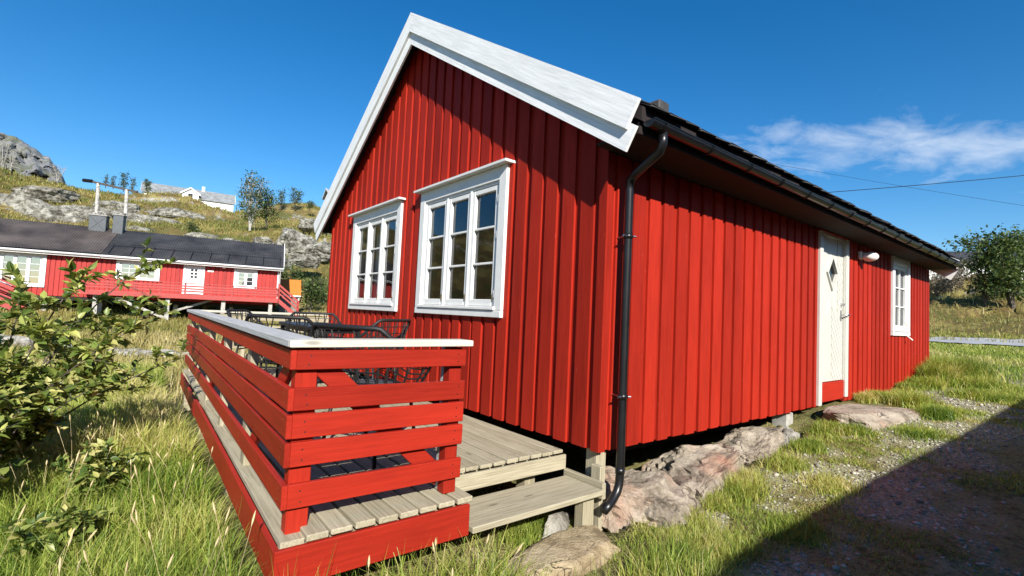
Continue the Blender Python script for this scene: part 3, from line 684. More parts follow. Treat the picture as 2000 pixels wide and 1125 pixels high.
# wall lamp
wl = MB(LF); wl.box(5.58, 5.70, .0, .05, 2.03, 2.15, .015); wlamp = wl.build('wall_lamp', M['white'], cabin)
lg = bmesh.new(); bmesh.ops.create_uvsphere(lg, u_segments=20, v_segments=12, radius=1)
V = [(v.co.x, v.co.y, v.co.z) for v in lg.verts]; Fc = [tuple(v.index for v in f.verts) for f in lg.faces]; lg.free()
lb = MB(); lb.add([(5.70 + x * .085, -.125 + y * .105, 2.07 + z * .07) for x, y, z in V], Fc); lb.build('globe', M['lamp_glass'], wlamp, smooth=True)
ln = MB(LF); ln.tube([LF(5.65, 2.085, .045), LF(5.68, 2.075, .09)], .05, 14); ln.build('lamp_neck', M['white'], wlamp, smooth=True)
# loose wooden stay under the right window
hk = MB(LF); hk.beam(tuple(LF(8.02, .93, .04)), tuple(LF(8.14, .85, .10)), .02, .02); hk.build('window_stay', M['white'], cabin)
# ------------------------------------------------------------------ deck with railing
DZ = -.05
deck = empty('deck', (-1.1, 3.0, -.6), 0, 'weathered plank deck with red slatted railing and steps against the cabin gable', 'deck')
def lx(y): return -2.165 + .0190 * (y + .03)         # the outer edge drifts slightly
NB = 18; xs = np.linspace(-2.085, -.012, NB + 1)
for i in range(NB):
    a, b_ = xs[i] + .0055, xs[i + 1] - .0055
    y0 = -.112 if b_ < -1.16 else .325
    cuts = [y0, random.choice((2.1, 2.9, 3.6, 4.2)), 6.28]
    for p, q in zip(cuts[:-1], cuts[1:]):
        mb = MB(); mb.box(a + random.uniform(0, .003), b_ - random.uniform(0, .003), p + random.uniform(0, .012), q - .003, DZ - .03, DZ + random.uniform(-.004, .003), .005); mb.build('deck_board', M['grey_y'], deck)
e = MB(); e.beam((-2.128, -.075, DZ - .036), (lx(6.3) + .037, 6.3, DZ - .036), .105, .03); e.build('edge_plank', M['grey_y'], deck)
e = MB(); e.box(-2.18, -1.21, -.088, -.02, DZ - .09, DZ - .053, .004); e.build('edge_plank', M['grey_x'], deck)
e = MB(); e.box(-2.212, -1.195, -.118, -.092, -.258, DZ - .036, .004); e.build('skirt_board', M['rail_x'], deck)
e = MB(); e.beam((-2.198, -.09, -.178), (lx(3.9) - .033, 3.9, -.19), .026, .17); e.build('skirt_board', M['rail_y'], deck)
e = MB(); e.beam((lx(3.9) - .036, 3.906, -.205), (lx(6.3) - .036, 6.3, -.2), .026, .165); e.build('skirt_board', M['rail_y'], deck)
for y in (.40, 1.6, 2.8, 4.0, 5.2, 6.1):
    e = MB(); e.box(-2.08, -.03, y, y + .05, -.23, DZ - .032); e.build('joist', M['grey_x'], deck)
e = MB(); e.box(-1.165, -.02, .298, .323, -.192, DZ - .032, .004); e.build('fascia_board', M['grey_x'], deck)
for x, y in ((-2.05, .5), (-1.25, .5), (-2.0, 2.2), (-2.0, 4.2), (-2.0, 6.1), (-.3, .45)):
    e = MB(); e.box(x - .05, x + .05, y - .05, y + .05, -.9, -.235); e.build('foundation_post', M['grey_z'], deck)
RZ = [(.690, .785), (.500, .605), (.372, .482), (.242, .354), (.052, .163)]
for z0, z1 in RZ:                                      # front railing, then the long side in two lengths
    t = random.uniform(-.004, .004)
    mb = MB(); mb.beam((-2.152, -.017, (z0 + z1) / 2), (-1.215, -.017, (z0 + z1) / 2 - .010), .027, z1 - z0); mb.build('rail', M['rail_x'], deck)
    js_ = 5.35
    mb = MB(); mb.beam((lx(-.03), -.031, (z0 + z1) / 2), (lx(js_), js_, (z0 + z1) / 2 + t), .027, z1 - z0 - .002); mb.build('rail', M['rail_y'], deck)
    mb = MB(); mb.beam((lx(js_) - .004, js_ + .004, (z0 + z1) / 2 + .004), (lx(6.28) - .006, 6.28, (z0 + z1) / 2 + t), .027, z1 - z0 - .006); mb.build('rail', M['rail_y'], deck)
mb = MB(); mb.box(-2.145, -2.045, .0, .075, DZ - .03, .795, .004); mb.build('post', M['rail_z'], deck)
mb = MB(); mb.box(-1.305, -1.225, .0, .07, DZ + .001, .785, .004); mb.build('post', M['rail_z'], deck)
mb = MB(); mb.box(-1.300, -1.23, .073, .11, DZ + .001, .785, .004); mb.build('post', M['cap'], deck)
for y in (1.15, 2.35, 3.55, 4.75, 5.95):
    mb = MB(); mb.box(lx(y) + .016, lx(y) + .066, y, y + .11, DZ - .06, .795, .004); mb.build('post', M['grey_z'], deck)
mb = MB(); mb.beam((-2.02, .02, .70), (-1.33, .02, .05), .03, .10, up=(0.6, 0, .8)); mb.build('brace', M['rail_x'], deck)
for y in (.15, 2.5):
    mb = MB(); mb.beam((lx(y) + .035, y, .70), (lx(y + .95) + .035, y + .95, .03), .03, .09, up=(0, .6, .8)); mb.build('brace', M['rail_y'], deck)
def slab(poly, z0, z1, mat, name='cap_board'):
    n = len(poly); mb = MB(); mb.add([(x, y, z0) for x, y in poly] + [(x, y, z1) for x, y in poly], [tuple(range(n))[::-1], tuple(range(n, 2 * n))] + [(i, (i + 1) % n, n + (i + 1) % n, n + i) for i in range(n)])
    o = mb.build(name, mat, deck); bv = o.modifiers.new('edge', 'BEVEL'); bv.width = .005; bv.segments = 2; return o
slab([(-2.20, -.055), (-2.045, .085), (lx(6.35) + .125, 6.35), (lx(6.35) - .035, 6.35)], .797, .833, M['cap'])
slab([(-2.196, -.056), (-1.185, -.056), (-1.185, .088), (-2.041, .084)], .7955, .830, M['capx'])
# far end railing back to the cabin
mb = MB(); mb.box(-2.02, -.03, 6.20, 6.34, .800, .834, .005); mb.build('cap_board', M['capx'], deck)
for z0, z1 in RZ[:2] + RZ[3:]:
    mb = MB(); mb.box(-2.03, -.03, 6.24, 6.268, z0, z1, .004); mb.build('rail', M['grey_x'], deck)
for x in (-1.35, -.65, -.08):
    mb = MB(); mb.box(x, x + .06, 6.19, 6.238, DZ, .795, .004); mb.build('post', M['grey_z'], deck)
# screws: rails at their posts, deck boards at the joists
scr = MB()
def disc(c, n, r=.0042):
    c = Vector(c); n = Vector(n); a = n.orthogonal().normalized(); b_ = n.cross(a); k = len(scr.v)
    scr.v.extend([tuple(c + a * r * math.cos(t) + b_ * r * math.sin(t)) for t in np.linspace(0, 2 * math.pi, 6, False)]); scr.f.append(tuple(range(k, k + 6)))
for z0, z1 in RZ:
    for x in (-2.095, -1.265):
        for f in (.28, .72): disc((x + random.uniform(-.008, .008), -.0312, z0 + (z1 - z0) * f - (.003 if x < -2 else .009)), (0, -1, 0))
    for y in (.05, 1.2, 2.4, 3.6, 4.8):
        for f in (.28, .72): disc((lx(y) - .0142, y, z0 + (z1 - z0) * f), (-1, 0, 0))
for y in (.42, 1.62, 2.82, 4.02, 5.22):
    for i in range(NB):
        for f in (.2, .8): disc((xs[i] + (xs[i + 1] - xs[i]) * f, y + random.uniform(-.01, .01), DZ + .0045), (0, 0, 1))
so = scr.build('screws', M['steel'], deck); so['kind'] = 'stuff'
# step
mb = MB(); mb.box(-1.165, -.05, -.115, .265, -.262, -.225, .005); step = mb.build('step', M['grey_x'], deck)
mb = MB(); mb.box(-.045, -.008, -.10, .30, -.30, -.185, .005); mb.build('step_side', M['grey_y'], step)
mb = MB(); mb.box(-.16, -.05, -.03, .06, -.62, -.265, .006); mb.build('step_post', M['grey_z'], step)
mb = MB(); mb.box(-.005, .035, -.04, .055, -.60, -.09, .006); mb.build('step_post', M['grey_z'], step)
# ------------------------------------------------------------------ table and wire chairs on the deck
tb = empty('table', (-.93, 3.72, DZ), 0, 'black rectangular garden table in the middle of the deck', 'table')
mb = MB(); mb.box(-.31, .31, -.66, .66, .775, .805, .006); mb.build('table_top', M['black_metal'], tb, local=True)
for sx in (-1, 1):
    for sy in (-1, 1):
        mb = MB(); mb.box(sx * .27 - .022, sx * .27 + .022, sy * .60 - .022, sy * .60 + .022, 0, .774, .004); mb.build('leg', M['black_metal'], tb, local=True)
mb = MB(); mb.box(-.27, .27, -.62, .62, .73, .774); mb.build('apron', M['black_metal'], tb, local=True)
def rimz(ph):
    c = max(0.0, math.cos(ph)); return .66 + .25 * min(1, c * 1.25) ** 1.1
def sp(ph, t):
    """point on the shell wall: angle from the back, t from seat (0) to rim (1)"""
    def se(a, rx, ry, n=3.0): 
        cx_, sy_ = math.sin(a), -math.cos(a); return (rx * math.copysign(abs(cx_) ** (2 / n), cx_), ry * math.copysign(abs(sy_) ** (2 / n), sy_))
    a = se(ph, .27, .26); b_ = se(ph, .385, .36); s = t ** .8
    return (a[0] + (b_[0] - a[0]) * s, a[1] + (b_[1] - a[1]) * s, .45 + (rimz(ph) - .45) * t)
def make_chair():
    root = empty('wire_chair'); PH = R_(128)
    w = MB()
    for i in range(37):
        ph = -PH + 2 * PH * i / 36; w.tube([sp(ph + .10 * math.sin(t * 3) * (1 if i % 2 else -1) * .6, t) for t in (0, .33, .66, 1)], .0062, 4, False)
    for t in (.2, .36, .52, .68, .84): w.tube([sp(-PH + 2 * PH * i / 30, t) for i in range(31)], .0058, 4, False)
    w.build('wire_shell', M['black_wire'], root, local=True)
    w = MB(); w.tube([sp(-PH + 2 * PH * i / 40, 1) for i in range(41)], .017, 8); w.build('rim', M['black_wire'], root, local=True, smooth=True)
    w = MB()
    for i in range(9):
        c = -.21 + .42 * i / 8; w.tube([(c, -.23, .452), (c, 0, .435), (c, .25, .455)], .0055, 4); w.tube([(-.23, c, .45), (0, c, .434), (.23, c, .45)], .0055, 4)
    w.tube([(.235 * math.cos(a), .24 * math.sin(a), .452) for a in np.linspace(0, 2 * math.pi, 25)], .008, 6, False); w.build('seat_wires', M['black_wire'], root, local=True)
    for sx in (-1, 1):
        for sy in (-1, 1):
            w = MB(); w.tube([(sx * .19, sy * .18, .44), (sx * .235, sy * .235, 0)], .013, 8); w.build('leg', M['black_wire'], root, local=True, smooth=True)
    w = MB(); w.tube([(-.2, -.19, .40), (.2, -.19, .40)], .009, 6); w.tube([(-.2, .19, .40), (.2, .19, .40)], .009, 6); w.build('stretcher', M['black_wire'], root, local=True)
    cu = MB(); n = 20; prof = [(.0, .462), (.20, .462), (.222, .475), (.215, .495), (.18, .506), (0, .508)]
    pts = [(r * math.copysign(abs(math.cos(a)) ** .8, math.cos(a)), r * math.copysign(abs(math.sin(a)) ** .8, math.sin(a)), z) for r, z in prof for a in np.linspace(0, 2 * math.pi, n, False)]
    cu.add(pts, [(k * n + j, k * n + (j + 1) % n, (k + 1) * n + (j + 1) % n, (k + 1) * n + j) for k in range(5) for j in range(n)]); cu.build('cushion', M['cushion'], root, local=True, smooth=True)
    return root
def copy_tree(o, parent=None):
    c = o.copy(); COL.objects.link(c); c.parent = parent
    for ch in list(o.children): copy_tree(ch, c)
    return c
proto = make_chair()
CH = [(-1.36, .94, -62, 'black wire chair nearest the camera, its rim just above the front railing cap'),
      (-1.44, 2.95, -38, 'black wire chair at the near left corner of the table'),
      (-1.33, 5.0, -125, 'black wire chair farthest left, near the far end of the deck railing'),
      (-.62, 4.85, 172, 'black wire chair at the far end of the table by the cabin wall'),
      (-.56, 2.95, 30, 'black wire chair between the table and the cabin gable windows')]
for i, (x, y, a, lab) in enumerate(CH):
    o = proto if i == 0 else copy_tree(proto)
    o.location = (x, y, DZ); o.rotation_euler = (0, 0, R_(a)); tag(o, lab, 'chair', 'black wire chairs on the deck')
# ------------------------------------------------------------------ rocks
def rock(name, loc, size, seed, mat, sub=4, rough=.32, fac=.55, flat=None, rz=0.0, freq=1.0):
    """split boulder: a ball cut by random cleavage planes, then roughened"""
    rs_ = random.Random(seed * 31 + 5); bm = bmesh.new(); bmesh.ops.create_icosphere(bm, subdivisions=sub, radius=1)
    off = Vector((seed * 13.7, seed * 5.1, -seed * 7.3)); pl = []
    for k in range(30): pl.append((Vector((rs_.gauss(0, 1), rs_.gauss(0, 1), rs_.gauss(.3, .8))).normalized(), rs_.uniform(.62, .92)))
    for v in bm.verts:
        q = v.co.copy(); q = Vector((math.copysign(abs(q.x) ** .7, q.x), math.copysign(abs(q.y) ** .7, q.y), math.copysign(abs(q.z) ** .7, q.z)))
        w = mnoise.fractal(q * 1.3 * freq + off, 1.0, 2.1, 3) * .05
        for n_, d_ in pl:
            e = q.dot(n_) - d_ - w
            if e > 0: q -= n_ * e * .97
        k = 1 + rough * .30 * mnoise.fractal(q * 2.9 * freq + off, .55, 2.2, 7); rd = mnoise.ridged_multi_fractal(q * 1.7 * freq + off, 1.0, 2.0, 4, 1.0, 2.0); k -= .035 * max(0, rd - 1.1)
        q *= k
        v.co = Vector((q.x * size[0], q.y * size[1], q.z * size[2]))
        if flat is not None and v.co.z > flat: v.co.z = flat + (v.co.z - flat) * .10
    me = bpy.data.meshes.new(name); bm.to_mesh(me); bm.free(); me.materials.append(mat)
    if sub < 5: me.polygons.foreach_set('use_smooth', [True] * len(me.polygons))
    else: me.polygons.foreach_set('use_smooth', [size[0] > 3] * len(me.polygons))
    o = bpy.data.objects.new(name, me); COL.objects.link(o); o.location = loc; o.rotation_euler = (0, 0, rz); return o
for x, y, z, s, sd_, mt, rz, lab in [
    (.62, .0, -.55, (.62, .50, .36), 3, 'rock_pink', .25, 'cracked pinkish bedrock hump just right of the downspout foot'),
    (1.50, .02, -.47, (.85, .50, .38), 5, 'rock_pink', .12, 'long pale pinkish bedrock ledge under the long wall, left of the concrete post'),
    (2.60, .12, -.40, (.85, .42, .36), 8, 'rock_pink', .05, 'fissured grey bedrock ledge under the long wall near the concrete post'),
    (3.25, .02, -.36, (.36, .26, .22), 9, 'rock', .3, 'low grey rock beside the concrete post under the wall')]:
    tag(rock('bedrock', (x, y, z), s, sd_, M[mt], 5, rz=rz, freq=1.5), lab, 'rock', 'bedrock under the cabin wall')
tag(rock('stone_slab', (-.46, -.17, -.555), (.64, .28, .19), 33, M['slab'], 5, .16, .3, flat=.085, rz=.22), 'flat ochre stone slab in the grass below the deck step', 'stone')
tag(rock('stone', (-1.02, .08, -.56), (.15, .12, .12), 14, M['slab'], 4, .3, rz=.2), 'small pale stone left of the ochre slab, under the step', 'stone')
tag(rock('stone', (-.22, .16, -.55), (.22, .10, .13), 15, M['rock'], 4, .3, rz=.4), 'small grey stone behind the ochre slab under the step', 'stone')
tag(rock('door_step_stone', (4.55, -.34, -.12), (1.05, .50, .25), 18, M['rock_pink'], 5, .18, .3, flat=.125, rz=-.08), 'flat pale doorstep stone below the white door', 'stone')
tag(rock('bedrock', (6.9, -.62, -.12), (1.9, .46, .16), 21, M['rock'], 5, .25, rz=-.16, freq=1.6), 'low flat bedrock sheet right of the doorstep stone', 'rock', 'bedrock under the cabin wall')
tag(rock('bedrock', (4.7, -1.05, -.30), (.5, .22, .15), 23, M['rock'], 4, .25, rz=-.2), 'small flat rock in the gravel in front of the doorstep stone', 'rock')
# stone row across the meadow, left of the deck
def at(px, py, depth):
    d = Vector(_r) * ((px - 1000) / 945) + Vector(_u) * ((562.5 - py) / 945) + Vector(_f); return Vector(CAM) + d * depth
_ord = ['first', 'second', 'third', 'fourth', 'fifth', 'sixth', 'seventh', 'eighth', 'ninth', 'tenth', 'eleventh', 'twelfth', 'thirteenth', 'fourteenth', 'fifteenth', 'sixteenth']
for i in range(16):
    p = at(226 + i * 10.2, 690, 14.6 + random.uniform(-.25, .35)); s = random.uniform(.14, .27)
    o = rock('field_stone', (p.x, p.y, Hz(p.x, p.y) + s * .25), (s * random.uniform(1.1, 1.8), s, s * .75), 40 + i, M['rock'], 3, .35, rz=random.uniform(-1, 1))
    tag(o, '%s grey stone from the left in the stone row across the meadow' % _ord[i], 'stone', 'stones in the meadow row')
for i, (px, d, s) in enumerate(((8, 15.5, .34), (36, 15.0, .42), (70, 14.8, .30), (118, 14.4, .34))):
    p = at(px, 650, d); o = rock('field_stone', (p.x, p.y, Hz(p.x, p.y) + s * .3), (s * 1.5, s, s * .7), 70 + i, M['rock'], 3, .35, rz=random.uniform(-1, 1))
    tag(o, '%s large grey stone at the left edge, behind the leafy shrub' % ('leftmost', 'second', 'third', 'fourth')[i], 'stone', 'large stones behind the shrub')
# outcrops on the hillside
OUT = [(62, 408, 52, (7.5, 5, 3.3), 'large smooth pale rock dome on the hill above the left roof'),
       (190, 412, 56, (5.0, 4, 2.0), 'dark layered rock outcrop right of the pale dome, behind the poles'),
       (300, 428, 58, (5.2, 3.4, 1.5), 'grey rock ledge on the hill right of the power poles'),
       (585, 462, 52, (3.0, 2.6, 2.1), 'pale fissured boulder outcrop on the slope left of the gable'),
       (540, 505, 47, (2.0, 1.6, 1.0), 'small grey rock above the far end of the left roof'),
       (625, 430, 60, (2.4, 2, 1.5), 'grey rock on the slope close to the white bargeboard'),
       (415, 462, 54, (3.2, 2, .9), 'low rock just above the ridge of the long red house'),
       (600, 500, 45, (1.5, 1.3, .8), 'lowest pale rock on the slope left of the gable')]
OUT += [(90, 372, 62, (4, 3, 1.2), 'small rock shelf on the crest above the pale dome'), (235, 398, 62, (3.4, 2.4, 1.3), 'dark rock face between the two power poles'), (345, 412, 64, (3.6, 2, 1.2), 'rock face below the hilltop house'), (270, 448, 50, (2.4, 1.8, 1.1), 'grey rock just right of the chimneys'), (455, 470, 50, (2, 1.4, .7), 'small low rock above the roof ridge, below the birch'), (635, 478, 50, (1.6, 1.4, 1.2), 'rock beside the cabin corner high on the slope'), (520, 470, 52, (1.6, 1.4, .8), 'small rock below the green bush beside the birch')]
for i, (px, py, d, s, lab) in enumerate(OUT):
    p = at(px, py, d); g = Hz(p.x, p.y); o = rock('rock_outcrop', (p.x, p.y, max(g, p.z - s[2] * 1.0) ), s, 90 + i, M['rock_far'], 5, .4, rz=random.uniform(-.4, .4), freq=1.5)
    o.location.z = p.z - s[2] * .55; tag(o, lab, 'rock', 'rock outcrops on the hillside')
# far mountain
def mountain():
    n = 240; V = []; px = np.linspace(-900, 128, n)
    sk = np.interp(px, [-900, -400, -120, -40, 0, 25, 50, 75, 95, 110, 128], [330, 250, 215, 240, 262, 266, 276, 292, 308, 325, 352])
    sk = sk + (fbm(px * .06, px * 0 + 3, 12, 5, .65) - .5) * 20; rows = 44; qs = []
    for i in range(n):
        for j in range(rows):
            t = j / (rows - 1); d = 1050 - 420 * t + 40 * math.sin(px[i] * .02 + t * 6); y = sk[i] + (420 - sk[i]) * t ** 1.05 + (fbm(px[i] * .05, t * 9, 6, 5) - .5) * 12 * min(1, t * 4); d += (fbm(px[i] * .045, t * 7, 16, 6, .62) - .5) * 260 * min(1, t * 6); V.append(at(px[i], float(y), float(d)))
    for i in range(n - 1):
        for j in range(rows - 1): qs.append((i * rows + j, i * rows + j + 1, (i + 1) * rows + j + 1, (i + 1) * rows + j))
    back = [(v.x * 1.5 + 0, v.y * 1.5, -40) for v in V[::rows]]; nb = len(V); V = [tuple(v) for v in V] + back
    for i in range(n - 1): qs.append((nb + i, i * rows, (i + 1) * rows, nb + i + 1))
    m, nt, b = nmat('mountain_rock'); v = coords(nt, rnd=False); a = tex_noise(nt, v, .03, 12, .7); c = tex_noise(nt, v, .012, 6, .6)
    base = mixc(nt, ramp(nt, c, [(.50, (0, 0, 0)), (.60, (1, 1, 1))]), ramp(nt, a, [(.35, (.10, .11, .12)), (.55, (.22, .22, .22)), (.7, (.32, .32, .31))]), (.11, .12, .075))
    nt.links.new(base, b.inputs['Base Color']); b.inputs['Roughness'].default_value = .95; bump(nt, b, a, 1.0, 8)
    return fast_mesh('mountain', V, qs, None, m, smooth=True)
mo = mountain(); mo['kind'] = 'structure'
# ------------------------------------------------------------------ long red house on stilts, across the meadow
HO = np.array((4.40, 30.15, 0.)); HE = np.array((.9785, -.2064, 0)); HN = np.array((-.2064, -.9785, 0))
HF = Frame(HO, HE, HN)
house = empty('stilt_house', tuple(HO), 0, 'long red wooden house on stilts with dark corrugated roof across the meadow', 'house')
M['red_far'] = painted_wood('far_red_paint', 'z', (.38, .027, .021), rough=.6)
M['roof_far'] = plain('corrugated_roof', (.050, .048, .048), .55, var=.3, scale=.8)
M['roof_brown'] = plain('weathered_corrugated_roof', (.085, .070, .062), .6, var=.35, scale=.7)
M['far_white'] = plain('far_white_paint', (.70, .70, .68), .5, var=.05)
M['stilt'] = plain('grey_stilt', (.40, .38, .34), .9, var=.2)
M['rail_far'] = plain('far_rail_paint', (.36, .045, .038), .6, var=.1)
HL = 21.0; ZB, ZE, ZR = .80, 3.02, 4.86; DP = 5.6
def hu(u): return -u
WINS = [(-7.98, -6.0, 1.84, 3.0, 2, 3, 2), (-2.36, -1.12, 1.76, 2.93, 2, 3, 1), (-13.3, -10.86, 1.22, 3.0, 4, 4, 1)]
DOOR = (-4.90, -3.85, 1.24, 3.0)
core = MB(HF); ops = [(w[0] + .1, w[1] - .1, w[2] + .1, w[3] - .1) for w in WINS]
cuts = sorted({-HL, 0.0, *[o[0] for o in ops], *[o[1] for o in ops]})
for a, b_ in zip(cuts[:-1], cuts[1:]):
    z = ZB + .02
    for o in ops:
        if o[0] < (a + b_) / 2 < o[1]: core.box(a, b_, -.14, -.04, z, o[2]); z = o[3]
    core.box(a, b_, -.14, -.04, z, ZE + .1)
hw_ = core.build('front_wall', M['red_far'], house)
gfr = Frame(HO, -HN, HE)
sw = MB(gfr); sw.prism([(.05, ZB), (DP, ZB), (DP, ZE), (DP / 2, ZR - .15), (.05, ZE)], -.14, 0); sw.build('end_wall', M['red_far'], house)
sw = MB(HF); sw.box(-HL, 0, -DP, -DP + .1, ZB, ZE); sw.build('back_wall', M['red_far'], house)
sw = MB(Frame(HO - HE * HL, -HN, -HE)); sw.prism([(.05, ZB), (DP, ZB), (DP, ZE), (DP / 2, ZR - .15), (.05, ZE)][::-1], -.14, 0); sw.build('end_wall', M['red_far'], house)
fl = MB(HF); fl.box(-HL, 0, -DP, -.05, ZB - .2, ZB); fl.build('floor', M['dark_under'], house)
# cladding: every board on the wall in view
nb = int(15.2 / .21)
for i in range(nb):
    a = -.02 - i * .21; mb = MB(HF); z = ZB
    b_ = a - .155
    hit = [o for o in ops + [(DOOR[0], DOOR[1], DOOR[2] - .1, DOOR[3])] if o[0] - .05 < a and b_ < o[1] + .05]
    for o in sorted(hit, key=lambda q: q[2]):
        if o[2] - z > .1: lo = MB(HF); lo.box(b_, a, -.045, -.0, z, o[2]); lo.build('board', M['red_far'], hw_)
        z = o[3]
    if ZE - z > .02: mb.box(b_, a, -.045, -.0, z, ZE - .0)
    if mb.v: mb.build('board', M['red_far'], hw_)
mb = MB(HF)
mb.box(-HL, -15.4, -.045, 0, ZB, ZE); mb.build('boards', M['red_far'], hw_)
for u0, u1, z0, z1, ns, rw, cw in WINS: window(HF, u0, u1, z0, z1, ns, rw, cw, house, cas=.16, out=.02, glassm=M['glass_far'], cornice=False, wm=M['far_white'], fine=False)
curtain(HF, -2.2, -1.28, 1.9, 2.85, -.25, 'pale curtain in the small right window of the long red house', 20, 5)
rb = MB(HF); rb.box(-HL + .2, -.2, -2.8, -2.7, ZB, ZE); rb.build('partition', M['room'], house)
db = MB(HF); db.box(DOOR[0], DOOR[0] + .12, -.03, .03, DOOR[2], DOOR[3], .004); db.box(DOOR[1] - .12, DOOR[1], -.03, .03, DOOR[2], DOOR[3], .004); db.box(DOOR[0] + .12, DOOR[1] - .12, -.03, .03, DOOR[3] - .12, DOOR[3], .004); db.build('door_frame', M['far_white'], house)
db = MB(HF); db.box(DOOR[0] + .125, DOOR[1] - .125, -.035, .01, DOOR[2] + .02, DOOR[3] - .125); hdoor = db.build('door', M['far_white'], house)
M['dark_glass'] = glass('door_light_glass', (.05, .05, .06))
M['dark_pane'] = plain('dark_pane', (.02, .02, .025), .15)
for r in range(3):
    for c in range(2):
        db = MB(HF); u = DOOR[0] + .36 + c * .19; z = 2.18 + r * .19; db.box(u, u + .13, .008, .014, z, z + .13); db.build('pane', M['dark_pane'], hdoor)
lm = MB(HF); lm.box(-2.98, -2.80, 0, .12, 2.84, 2.96, .03); lm.build('wall_lamp', M['lamp_glass'], house)
sg = MB(HF); sg.box(-3.72, -3.42, .001, .02, 2.60, 2.68); sg.build('name_plate', M['far_white'], house)
# roof in two lengths, corrugated sheets as real ridges
def corr_roof(u0, u1, dz, mat, name, side=1):
    pitch = .12; n = int((u1 - u0) / pitch * 4); us = np.linspace(u0, u1, n); V = []
    ev = .42; wE, zE = (ev, ZE + .10) if side > 0 else (-DP - ev, ZE + .10)
    rows = [(-DP / 2, ZR), (wE, zE)]
    for u in us:
        h = .022 * math.cos((u - u0) / pitch * 2 * math.pi) + dz
        for w, z in rows: V.append(tuple(HF(u, z + h, w)))
    q = [(2 * i, 2 * i + 1, 2 * i + 3, 2 * i + 2) for i in range(n - 1)]; mb = MB(); mb.add(V, q if side > 0 else [a[::-1] for a in q])
    lo = MB(); return mb.build(name, mat, house)
r1 = corr_roof(-8.6, .28, .02, M['roof_far'], 'roof'); r2 = corr_roof(-HL - .2, -8.56, .05, M['roof_brown'], 'roof'); corr_roof(-HL - .2, .28, .02, M['roof_far'], 'rear_roof', -1)
un = MB(gfr)
for sgn in (0, 1):
    pass
un = MB(HF); un.add([HF(u, z, w) for u in (-HL - .15, .25) for w, z in ((-DP / 2, ZR - .06), (.38, ZE + .055), (-DP - .38, ZE + .055))], [(0, 1, 4, 3), (2, 0, 3, 5)]); un.build('roof_deck', M['soffit'], house)
for (a, b_) in ((-HL - .2, -8.6), (-8.58, .3)):
    mb = MB(HF); mb.box(a, b_, .36, .40, ZE - .10, ZE + .06, .005); mb.build('fascia', M['far_white'], house)
    mb = MB(HF); mb.tube([HF(a, ZE + .03, .46), HF(b_, ZE + .03, .46)], .06, 8); mb.build('gutter', M['far_white'], house, smooth=True)
for w, z in ((.42, ZE + .1),):
    mb = MB(HF); mb.beam(tuple(HF(.30, ZR + .04, -DP / 2)), tuple(HF(.30, z + .04, w)), .04, .20); mb.build('bargeboard', M['far_white'], house)
    mb = MB(HF); mb.beam(tuple(HF(.30, ZR + .04, -DP / 2)), tuple(HF(.30, z + .04, -DP - w)), .04, .20); mb.build('bargeboard', M['far_white'], house)
mb = MB(HF); mb.box(-.02, .06, -.06, .04, ZB, ZE - .1, .005); mb.build('corner_board', M['far_white'], house)
dp_ = MB(HF); dp_.tube([HF(.12, ZE, .42), HF(.12, ZE - .25, .10), HF(.12, .9, .10)], .04, 8); dp_.build('downspout', M['far_white'], house, smooth=True)
# snow guard on the right roof
sgd = MB(); slope = (ZE + .1 - ZR) / (DP / 2 + .42)
def rp(u, w, up): return tuple(HF(u, ZR + slope * (w + DP / 2) + up, w))
for up in (.14, .24): sgd.tube([rp(-8.4, -.55, up), rp(.15, -.55, up)], .018, 6)
guard = sgd.build('snow_guard', M['black_metal'], house)
for i in range(10):
    u = -8.3 + i * .93; mb = MB(); mb.tube([rp(u, .30, .05), rp(u, -.55, .06), rp(u, -.55, .26)], .018, 5); mb.build('guard_bracket', M['black_metal'], guard)
for u0, u1, w, h, nm in ((-9.95, -9.15, -DP / 2 + .2, .82, 'boarded chimney clad in dark sheet metal with a crossed front'), (-8.85, -8.35, -DP / 2 + .25, .95, '')):
    mb = MB(HF); mb.box(u0, u1, w - .3, w + .3, ZR - .35, ZR + h - .15, .02); ch = mb.build('chimney', plain('chimney_sheet', (.055, .065, .075), .5), house)
    mb = MB(HF); mb.box(u0 - .04, u1 + .04, w - .34, w + .34, ZR + h - .148, ZR + h - .08, .02); mb.build('chimney_cap', M['concrete'], ch)
    if nm:
        mb = MB(HF); mb.beam(tuple(HF(u0 + .03, ZR - .2, w + .305)), tuple(HF(u1 - .03, ZR + h - .18, w + .305)), .012, .025); mb.beam(tuple(HF(u1 - .03, ZR - .2, w + .31)), tuple(HF(u0 + .03, ZR + h - .18, w + .31)), .012, .025); mb.build('cross_brace', M['roof_far'], ch)
    for k in range(3):
        o = rock('cap_stone', tuple(HF(u0 + .15 + k * (u1 - u0) / 3.4, ZR + h - .0, w)), (.12, .1, .09), 140 + k, M['rock'], 2); o.parent = ch; o.location = Vector(o.location) - Vector(house.location) - Vector(ch.location)
